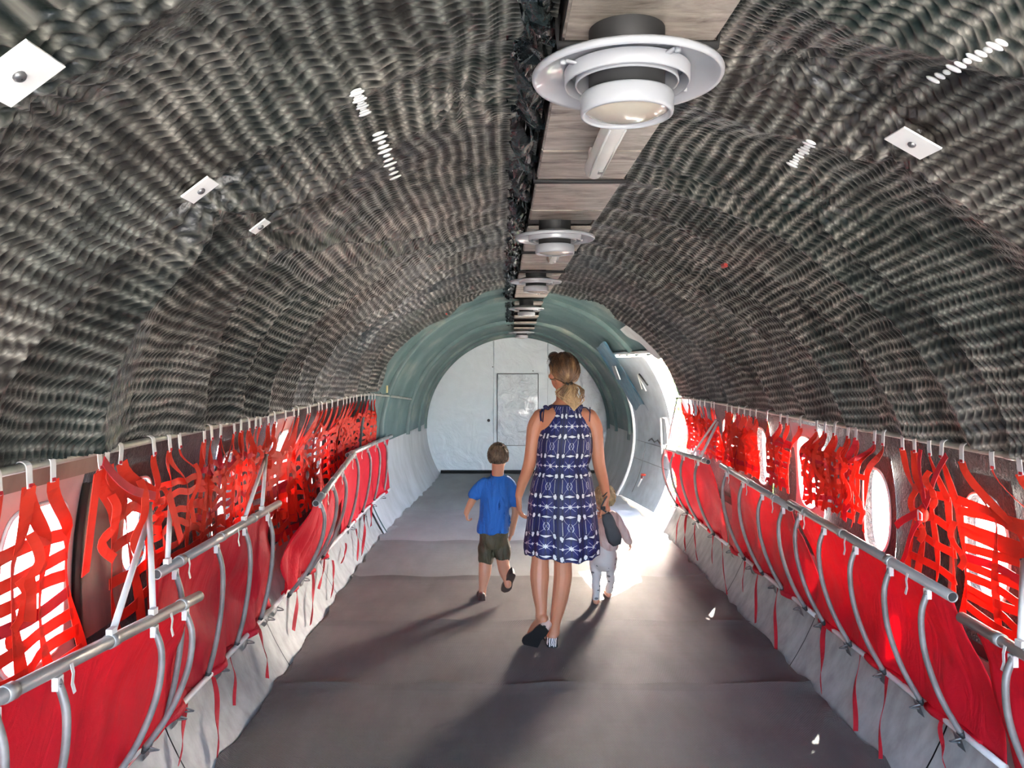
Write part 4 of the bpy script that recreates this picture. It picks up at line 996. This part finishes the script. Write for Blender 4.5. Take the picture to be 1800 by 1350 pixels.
for (i, f_) in enumerate(fs):
    r_, k = divmod(i, n_)
    for j, (dr_, dk) in enumerate(((0, 0), (0, 1), (1, 1), (1, 0))):
        uvl.data[i*4+j].uv = ((k+dk)/n_*.99, (dq[r_+dr_][2]-.87+.055))
ds_ = link('dress', me, M['dress'], wom); sol = ds_.modifiers.new('t', 'SOLIDIFY'); sol.thickness = .003
MB().tube([Vector((x+rx*1.01*math.cos(a), y+ry*1.01*math.sin(a), z+.002)) for (x, y, z, rx, ry) in (dq[0],) for a in np.linspace(0, 2*math.pi, 40)], .005, 8, False).build('neckline', M['navy'], wom)
for (pts, r_) in (([Q(968, 716, -.03), Q(958, 718, -.07), Q(951, 724, -.05), Q(947, 724, .03), Q(952, 730, .09)], .005), ([Q(1023, 716, -.03), Q(1031, 717, -.06), Q(1037, 724, -.05), Q(1038, 726, .03), Q(1030, 732, .09)], .003),
                  ([Q(953, 719, -.085), Q(950, 728, -.10), Q(951, 740, -.115)], .005), ([Q(956, 718, -.085), Q(955, 729, -.105), Q(954, 742, -.13)], .003), ([Q(1037, 716, -.08), Q(1037, 728, -.11), Q(1036, 741, -.125)], .0028)):
    MB().tube(bez(pts, 5), r_, 8).build('shoulder_tie', M['navy'], wom)
kb = MB(); 
for k in range(3): kb.ell(Q(962+4*k-3, 715+(k % 2)*3, -.075), (.014, .010, .010), Matrix.Rotation(k, 3, 'Z'), 10, 8)
kb.build('bow_knot', M['navy'], wom)
# hair
hb = MB(); HP = lambda x, y, z: hc+HR @ Vector((x*.97, y*.97, z*.97))
tie = Q(1001, 674, -.085)
hb2 = MB(); n_, m_ = 40, 26
def hshell(u, v):
    a = 2*math.pi*u; t = math.pi*v*.93; x, y, z = math.sin(t)*math.cos(a), math.sin(t)*math.sin(a), math.cos(t)
    k = 1.0
    if y > .35 and z < .62: k = .80
    if y > 0 and z < -.1: k = .78
    if z < -.55: k *= .84
    q = HP(0+x*.082*k, -.016+y*.100*k, .014+z*.101*k); return q
hb.grid(hshell, 48, 28, True)
rn = random.Random(4)
for k in range(230):
    a = rn.uniform(-.25, math.pi+.25) if k % 3 else rn.uniform(0, 2*math.pi); t = rn.uniform(.25, 1.25) if k % 3 else rn.uniform(.9, 1.9)
    if math.sin(a) > .3 and t > 1.0: t = 1.0
    p0 = Vector((math.sin(t)*math.cos(a), math.sin(t)*math.sin(a), math.cos(t)))
    tl = HR.transposed() @ (tie-hc)/.97; p1 = Vector((tl.x/.084, (tl.y+.016)/.102, (tl.z-.014)/.103)).normalized()
    pts = []
    for j in range(9):
        s_ = j/8; q = p0.lerp(p1, s_).normalized(); e = 1+.02*math.sin(s_*7+k)+.012*(k % 4)
        pts.append(HP(q.x*.083*e, -.016+q.y*.101*e, .014+q.z*.102*e))
    hb.tube(pts, [.0022+.0018*math.sin(math.pi*min(1, j/8+.15)) for j in range(9)], 5)
for k in range(110):
    ph_ = rn.random()*6; ox, oy = max(-.05, min(.05, rn.gauss(.002, .024))), max(-.025, min(.025, rn.gauss(0, .012))); L = rn.uniform(.7, 1.0); pts = []
    for j in range(11):
        s_ = j/10; w = math.sin(math.pi*min(1, s_*1.25+.08))*1.25
        pts.append(tie+Vector((.026*s_*1.2+ox*w*1.2+.013*math.sin(s_*10+ph_*.3)*w, -.025*math.sin(s_*2.6)+oy*w+.035*s_+.006*math.cos(s_*9+ph_), -.205*s_*L)))
    hb.tube(pts, [.0028]*9+[.002, .0008], 5)
for k in range(14):
    a = HP(rn.uniform(-.08, -.03), rn.uniform(-.05, .03), rn.uniform(.05, .09)); hb.tube([a, a+Vector((-.02, 0, rn.uniform(0, .02))), a+Vector((-.03, 0, rn.uniform(-.02, .01)))], .0008, 4)
hb.build('hair', M['hair'], wom)
MB().lathe(tie, [(.014, -.006), (.020, -.004), (.020, .004), (.014, .006)], 16, Matrix.Rotation(.5, 3, 'X')).build('hair_tie', M['black'], wom)
# shoes, bracelet and ring
shoe(wom, rh+Vector((0, -.012, -.026)), rh+Vector((-.012, .235, -.026)), (0, 0, 1), .047, M['shoe_pink'], M['sole'], heelm=M['zebra'], h_=.046, open_=.42)
nrm_ = (lt_-lh).cross(Vector((1, -.15, .1))); nrm_ = nrm_ if nrm_.z > 0 else -nrm_
ax_ = (lt_-lh).normalized()
shoe(wom, lh-ax_*.02+Vector((0, -.018, -.012)), lt_+ax_*.035+Vector((0, -.018, -.008)), nrm_+Vector((.15, .25, 0)), .050, M['shoe_pink'], M['sole'], heelm=M['shoe_pink'], h_=.046, open_=.45)
MB().lathe(Q(1064.5, 866, .062), [(.026, -.003), (.029, -.002), (.029, .003), (.026, .004)], 20, Matrix.Rotation(-.9, 3, 'Y')).build('bracelet', M['black'], wom)
MB().lathe(Q(1064, 903, .085)+Vector((-.006, -.012, .004)), [(.0095, -.002), (.0108, -.0015), (.0108, .0015), (.0095, .002)], 14, Matrix.Rotation(.2, 3, 'Y')).build('ring', M['gold'], wom)
# sunglasses on her head
sg = empty('sunglasses', HP(0, .03, .11), 'dark sunglasses pushed up on top of the ponytailed head', 'sunglasses')
for k in (-1, 1):
    L_ = [HP(k*.036+.030*math.cos(a), .052-.012*math.sin(a), .098+.022*math.sin(a)) for a in np.linspace(0, 2*math.pi, 20)]
    MB().tube(L_, .004, 8, False).build('lens_rim', M['black'], sg)
    c_ = HP(k*.036, .052, .098); MB().add(L_[:-1]+[c_], [(i, (i+1) % 19, 19) for i in range(19)]).build('lens', M['iris'], sg)
    MB().tube([HP(k*.066, .050, .100), HP(k*.082, .0, .070), HP(k*.086, -.035, .035)], .003, 6).build('temple_arm', M['black'], sg)
MB().tube([HP(-.008, .052, .104), HP(0, .054, .108), HP(.008, .052, .104)], .003, 6).build('bridge', M['black'], sg)
# pouch in her right hand
pc = Q(1070, 914, .06); bg_ = empty('pouch', pc, 'charcoal folded cloth pouch with a wrist strap hanging from the woman\'s right hand', 'pouch')
bmb = MB(); A_ = Q(1065, 903, .05); B_ = Q(1084, 957, .06); ax = (B_-A_).normalized(); sdv = Vector((ax.z, 0, -ax.x)); 
def pouch(u, v):
    w = [.026, .034, .037, .041, .043, .043, .040, .026][min(7, int(v*7))]*(1) ; 
    v7 = v*7; i0 = min(6, int(v7)); tb = [.024, .033, .036, .036, .041, .043, .041, .024]; w = tb[i0]+(tb[i0+1]-tb[i0])*(v7-i0)
    a = 2*math.pi*u; c, s_ = math.cos(a), math.sin(a)
    return A_.lerp(B_, v)+sdv*(w*math.copysign(abs(c)**.6, c))+Vector((0, 1, 0))*(w*.62*math.copysign(abs(s_)**.6, s_))+ax*(.004*math.sin(a*5+v*8))
bmb.grid(pouch, 40, 22, True); nb = len(bmb.v); bmb.f.append(tuple(range(39, -1, -1))); bmb.f.append(tuple(nb-40+k for k in range(40)))
bmb.build('pouch_body', M['bag'], bg_)
MB().ribbon(bez([Q(1066, 900, .03), Q(1057, 893, .02), Q(1061, 882, .03), Q(1067, 872, .045)], 6), Vector((.3, .3, 1)), .009, .002).build('wrist_strap', M['bag'], bg_)
MB().box(Q(1060, 893, .015), (.026, .010, .018)).build('strap_toggle', M['black'], bg_)

# ----- boy
D0 = 5.23
boy = empty('person', Vector((W(868, 1050, 5.2).x, 5.2, 0)), 'small boy walking in a bright blue t-shirt and olive shorts, arm held out', 'person')
b = MB(); bc = Q(876, 803, .0); BR = rot(-.12, .05); head(b, bc, BR, .86)
limb(b, [bc+Vector((0, -.018, -.04)), Q(875, 832), Q(875, 845)], [.044, .041, .044])
def rgb(x0, x1, y, dep, cy=0): a = W(x0, y, D0); c = W(x1, y, D0); return ((a.x+c.x)/2, D0+cy, a.z, (c.x-a.x)/2, dep)
loft(b, [rgb(864, 888, 838, .045), rgb(850, 900, 847, .060), rgb(848, 897, 870, .075), rgb(848, 892, 910, .08), rgb(848, 890, 940, .08), rgb(852, 888, 952, .07)])
limb(b, [Q(851, 850), Q(840, 862), Q(830, 880, .01), Q(822, 896, .03), Q(820, 902, .035)], [.032, .030, .026, .021, .019])
limb(b, [Q(894, 852), Q(902, 875), Q(906, 898), Q(902, 922, .03), Q(899, 938, .04)], [.026, .029, .026, .022, .018])
hand(b, Q(820, 902, .035), Vector((.05, .25, -1)), Vector((1, .3, 0)), Vector((.4, 1, 0)), .56, curl=.75, spread=.1, thumb=.7)
hand(b, Q(899, 938, .04), Vector((-.25, .2, -1)), Vector((-1, .2, 0)), Vector((-.4, 1, 0)), .56, curl=.35, spread=.1, thumb=.4)
limb(b, [Q(858, 950), Q(854, 980), Q(852, 1008, -.01), Q(849, 1030, -.01), Q(848, 1046, -.01)], [.060, .046, .042, .028, .024])
limb(b, [Q(880, 950), Q(883, 980, -.03), Q(887, 1003, -.08), Q(891, 1018, -.13), Q(893, 1028, -.15)], [.058, .044, .040, .028, .024])
link('body', remesh(b, .0040, 4), M['skin2'], boy); face(boy, bc, BR, .86)
# hair cap with short tufts
def cap(par, c, R, s_, m_, low, tuft=.004, nm='hair', seed=1, thick=1.0):
    P = lambda x, y, z: c+R @ Vector((x*s_, y*s_, z*s_)); mb = MB(); rr = random.Random(seed)
    def sh(u, v):
        a = 2*math.pi*u; back = (1-math.sin(a))/2; tm = .36+(low-.36)*smooth(back*1.35); t = math.pi*tm*v
        x, y, z = math.sin(t)*math.cos(a), math.sin(t)*math.sin(a), math.cos(t)
        k = 1.0 if v < .93 else .97
        return P(x*.0805*thick*k, -.014+y*.0965*thick*k, .018+z*.0955*thick*k)
    mb.grid(sh, 48, 24, True)
    for k in range(320):
        u, v = rr.random(), math.sqrt(rr.random()); p = sh(u, v*.97); q = sh((u+.004) % 1, min(1, v+.13)); d_ = (p-P(0, -.014, .018)).normalized()
        mb.tube([p, p.lerp(q, .5)+d_*tuft, q+d_*tuft*.6], [.0035*s_, .003*s_, .0006], 4)
    return mb.build(nm, m_, par)
cap(boy, bc, BR, .86, M['hair2'], .72, .005)
sh_ = MB(); loft(sh_, [rgb(862, 890, 836, .052), rgb(850, 900, 843, .068), rgb(845, 900, 855, .085), rgb(845, 897, 880, .095), rgb(843, 896, 905, .098), rgb(839, 896, 925, .105), rgb(838, 895, 934, .108)])
limb(sh_, [Q(854, 850), Q(843, 858), Q(834, 870)], [.042, .043, .041]); limb(sh_, [Q(897, 852), Q(901, 866), Q(903, 882)], [.043, .044, .041])
sm_ = remesh(sh_, .0055, 5)
for v in sm_.vertices:
    x, y, z = v.co; k = max(0, 1-max(0, z-.62)*3.2); nn = v.normal
    v.co = v.co+nn*(.007*math.sin(x*70+math.sin(z*14)*1.3)*k+.004*math.sin(x*33-z*30))
link('t_shirt', sm_, M['shirt'], boy)
MB().tube([Vector((bc.x-.004+.046*math.cos(a), D0+.048*math.sin(a), Q(0, 836).z+.004+.010*math.sin(a))) for a in np.linspace(0, 2*math.pi, 26)], .006, 8, False).build('collar', M['shirt'], boy)
st_ = MB(); loft(st_, [rgb(845, 894, 926, .088), rgb(843, 894, 940, .095), rgb(842, 893, 952, .09), rgb(846, 890, 962, .075)])
limb(st_, [Q(858, 948), Q(855, 965), Q(854, 980)], [.058, .057, .058]); limb(st_, [Q(881, 948), Q(882, 962, -.01), Q(884, 978, -.025)], [.056, .058, .056])
st_me = remesh(st_, .0055, 4)
for v in st_me.vertices: v.co = v.co+v.normal*(.004*math.sin(v.co.x*60+v.co.z*50))
link('shorts', st_me, M['shorts'], boy)
e_ = Vector((Q(848, 1050).x, 5.16, .004)); shoe(boy, e_, e_+Vector((-.01, .165, 0)), (0, 0, 1), .036, M['clog'], M['clog'], h_=.045, name='clog')
h_ = W(902, 1008, 5.03); t_ = W(889, 1037, 5.13); shoe(boy, h_, t_+(t_-h_).normalized()*.03, (-.1, .75, .65), .036, M['clog'], M['clog'], h_=.045, name='clog')

# ----- toddler
D0 = 5.14
tod = empty('person', Vector((W(1060, 1060, 5.14).x, 5.14, 0)), 'blond toddler in a pink sweater and printed leggings half hidden behind the woman', 'person')
b = MB(); tc = Q(1062, 875); TR_ = rot(.3, .12); head(b, tc, TR_, .80)
limb(b, [tc+Vector((0, -.012, -.04)), Q(1064, 900)], [.036, .034])
loft(b, [rgb(1056, 1076, 898, .04), rgb(1050, 1084, 908, .06), rgb(1050, 1084, 950, .075), rgb(1048, 1078, 975, .07)])
limb(b, [Q(1081, 908), Q(1094, 930), Q(1106, 953, -.01)], [.024, .022, .018])
limb(b, [Q(1052, 908), Q(1046, 920, .04), Q(1045, 932, .09)], [.024, .022, .017])
hand(b, Q(1106, 953, -.01), Vector((.35, .1, -1)), Vector((-1, .2, 0)), Vector((-.2, 1, 0)), .42, curl=.4, thumb=.5)
hand(b, Q(1045, 932, .09), Vector((0, .9, -.3)), Vector((0, -.2, -1)), Vector((1, 0, 0)), .42, curl=.4, thumb=.5)
fl_ = Vector((Q(1047, 1060).x, 5.10, .022)); fr_ = Vector((Q(1074, 1060).x, 5.25, .022))
for q_, s_ in ((fl_, 1), (fr_, -1)): limb(b, [q_+Vector((0, .0, .004)), q_+Vector((.004*s_, .06, .0)), q_+Vector((.006*s_, .10, -.004))], [.022, .022, .018])
link('body', remesh(b, .0040, 3), M['skin2'], tod); face(tod, tc, TR_, .80)
cap(tod, tc, TR_, .80, M["hair3"], .74, .006, seed=9, thick=1.02)
sw = MB(); loft(sw, [rgb(1055, 1077, 897, .045), rgb(1048, 1086, 905, .068), rgb(1047, 1087, 930, .085), rgb(1047, 1086, 955, .09), rgb(1048, 1084, 965, .09)])
limb(sw, [Q(1080, 909), Q(1092, 928), Q(1104, 951, -.01)], [.032, .032, .027]); limb(sw, [Q(1053, 909), Q(1047, 920, .04), Q(1045, 930, .08)], [.031, .030, .025])
swm = remesh(sw, .0055, 4)
for v in swm.vertices: v.co = v.co+v.normal*(.004*math.sin(v.co.x*60+v.co.z*30)+.003*math.sin(v.co.z*90+v.co.x*40))
link('sweater', swm, M['sweater'], tod)
pt = MB(); loft(pt, [rgb(1046, 1082, 955, .082), rgb(1040, 1083, 970, .095), rgb(1039, 1083, 985, .10), rgb(1045, 1080, 998, .08), rgb(1052, 1074, 1003, .05)])
D0_ = D0
limb(pt, [Q(1048, 985), Q(1048, 1010, -.01), Q(1048, 1035, -.03), fl_+Vector((0, .005, .03))], [.052, .034, .028, .027])
limb(pt, [Q(1073, 985), Q(1073, 1005, .03), Q(1073, 1025, .07), fr_+Vector((0, .0, .03))], [.050, .032, .027, .026])
ptm = remesh(pt, .0055, 4)
for v in ptm.vertices: v.co = v.co+v.normal*(.003*math.sin(v.co.z*70+v.co.x*30))
link('leggings', ptm, M['pants'], tod)

# ---------------------------------------------------------------- outdoors beyond the doorway and windows
def f_grass(t, p):
    t.put(p.inputs['Base Color'], t.ramp(t.noise(3, 5, t.obj()), [(.3, (.30, .29, .26)), (.7, (.42, .40, .36))]))
M['apron'] = mat('pale_concrete_apron', (.1, .2, .05), .9, f=f_grass)
g = MB().grid(lambda u, v: Vector((-60+120*u, -40+120*v, -1.1+.05*math.sin(u*40)*math.sin(v*37))), 40, 40).build('ground', M['apron']); tag(g, kind='structure')
M['leaf'] = mat('bright_green_leaf', (.20, .34, .05), .6, col2=(.10, .20, .03), vs=5, trans=.35)
M['bark'] = mat('grey_brown_bark', (.12, .09, .06), .9, var=.25, bump=.02, bs=20)
def bush(x, y, h_, w, label, seed):
    rr = random.Random(seed); o = empty('garden_shrub', (x, y, -1.1), label, 'shrub', 'shrubs outside the doorway')
    st = MB()
    for k in range(6):
        a = rr.random()*6.3; st.tube(bez([(x, y, -1.1), (x+.12*w*math.cos(a), y+.12*w*math.sin(a), -1.1+h_*.35), (x+.35*w*math.cos(a+.4), y+.35*w*math.sin(a+.4), -1.1+h_*.8)], 4), [.05-.0045*j for j in range(9)], 7)
    st.build('stem', M['bark'], o)
    mb = MB(); vs = []; fs = []
    for k in range(5000):
        a, b_ = rr.random()*6.283, math.acos(rr.uniform(-1, 1)); r_ = rr.uniform(.55, 1)**.5*(1+.25*math.sin(a*5+b_*4))
        p = Vector((x+w*.5*r_*math.sin(b_)*math.cos(a), y+w*.5*r_*math.sin(b_)*math.sin(a), -1.1+h_*.56+h_*.44*r_*math.cos(b_)))
        d_ = Vector((rr.gauss(0, 1), rr.gauss(0, 1), rr.gauss(0, .7))).normalized(); q_ = d_.orthogonal().normalized(); L = rr.uniform(.05, .11)
        n = len(vs); vs += [p, p+d_*L*.5+q_*L*.28, p+d_*L, p+d_*L*.5-q_*L*.28]; fs.append((n, n+1, n+2, n+3))
    fo = mb.add(vs, fs).build('foliage', M['leaf'], o, False); fo['kind'] = 'stuff'
for i, (x, y, h_, w, l) in enumerate(((3.6, 13.0, 3.1, 2.0, 'bright green leafy shrub seen through the gap of the open door'), (3.05, 10.4, 2.2, 1.5, 'low sunlit shrub just outside the doorway behind the tube end'), (5.0, 15.5, 3.6, 2.8, 'tall pale green shrub farther out beyond the doorway'))):
    bush(x, y, h_, w, l, 40+i)
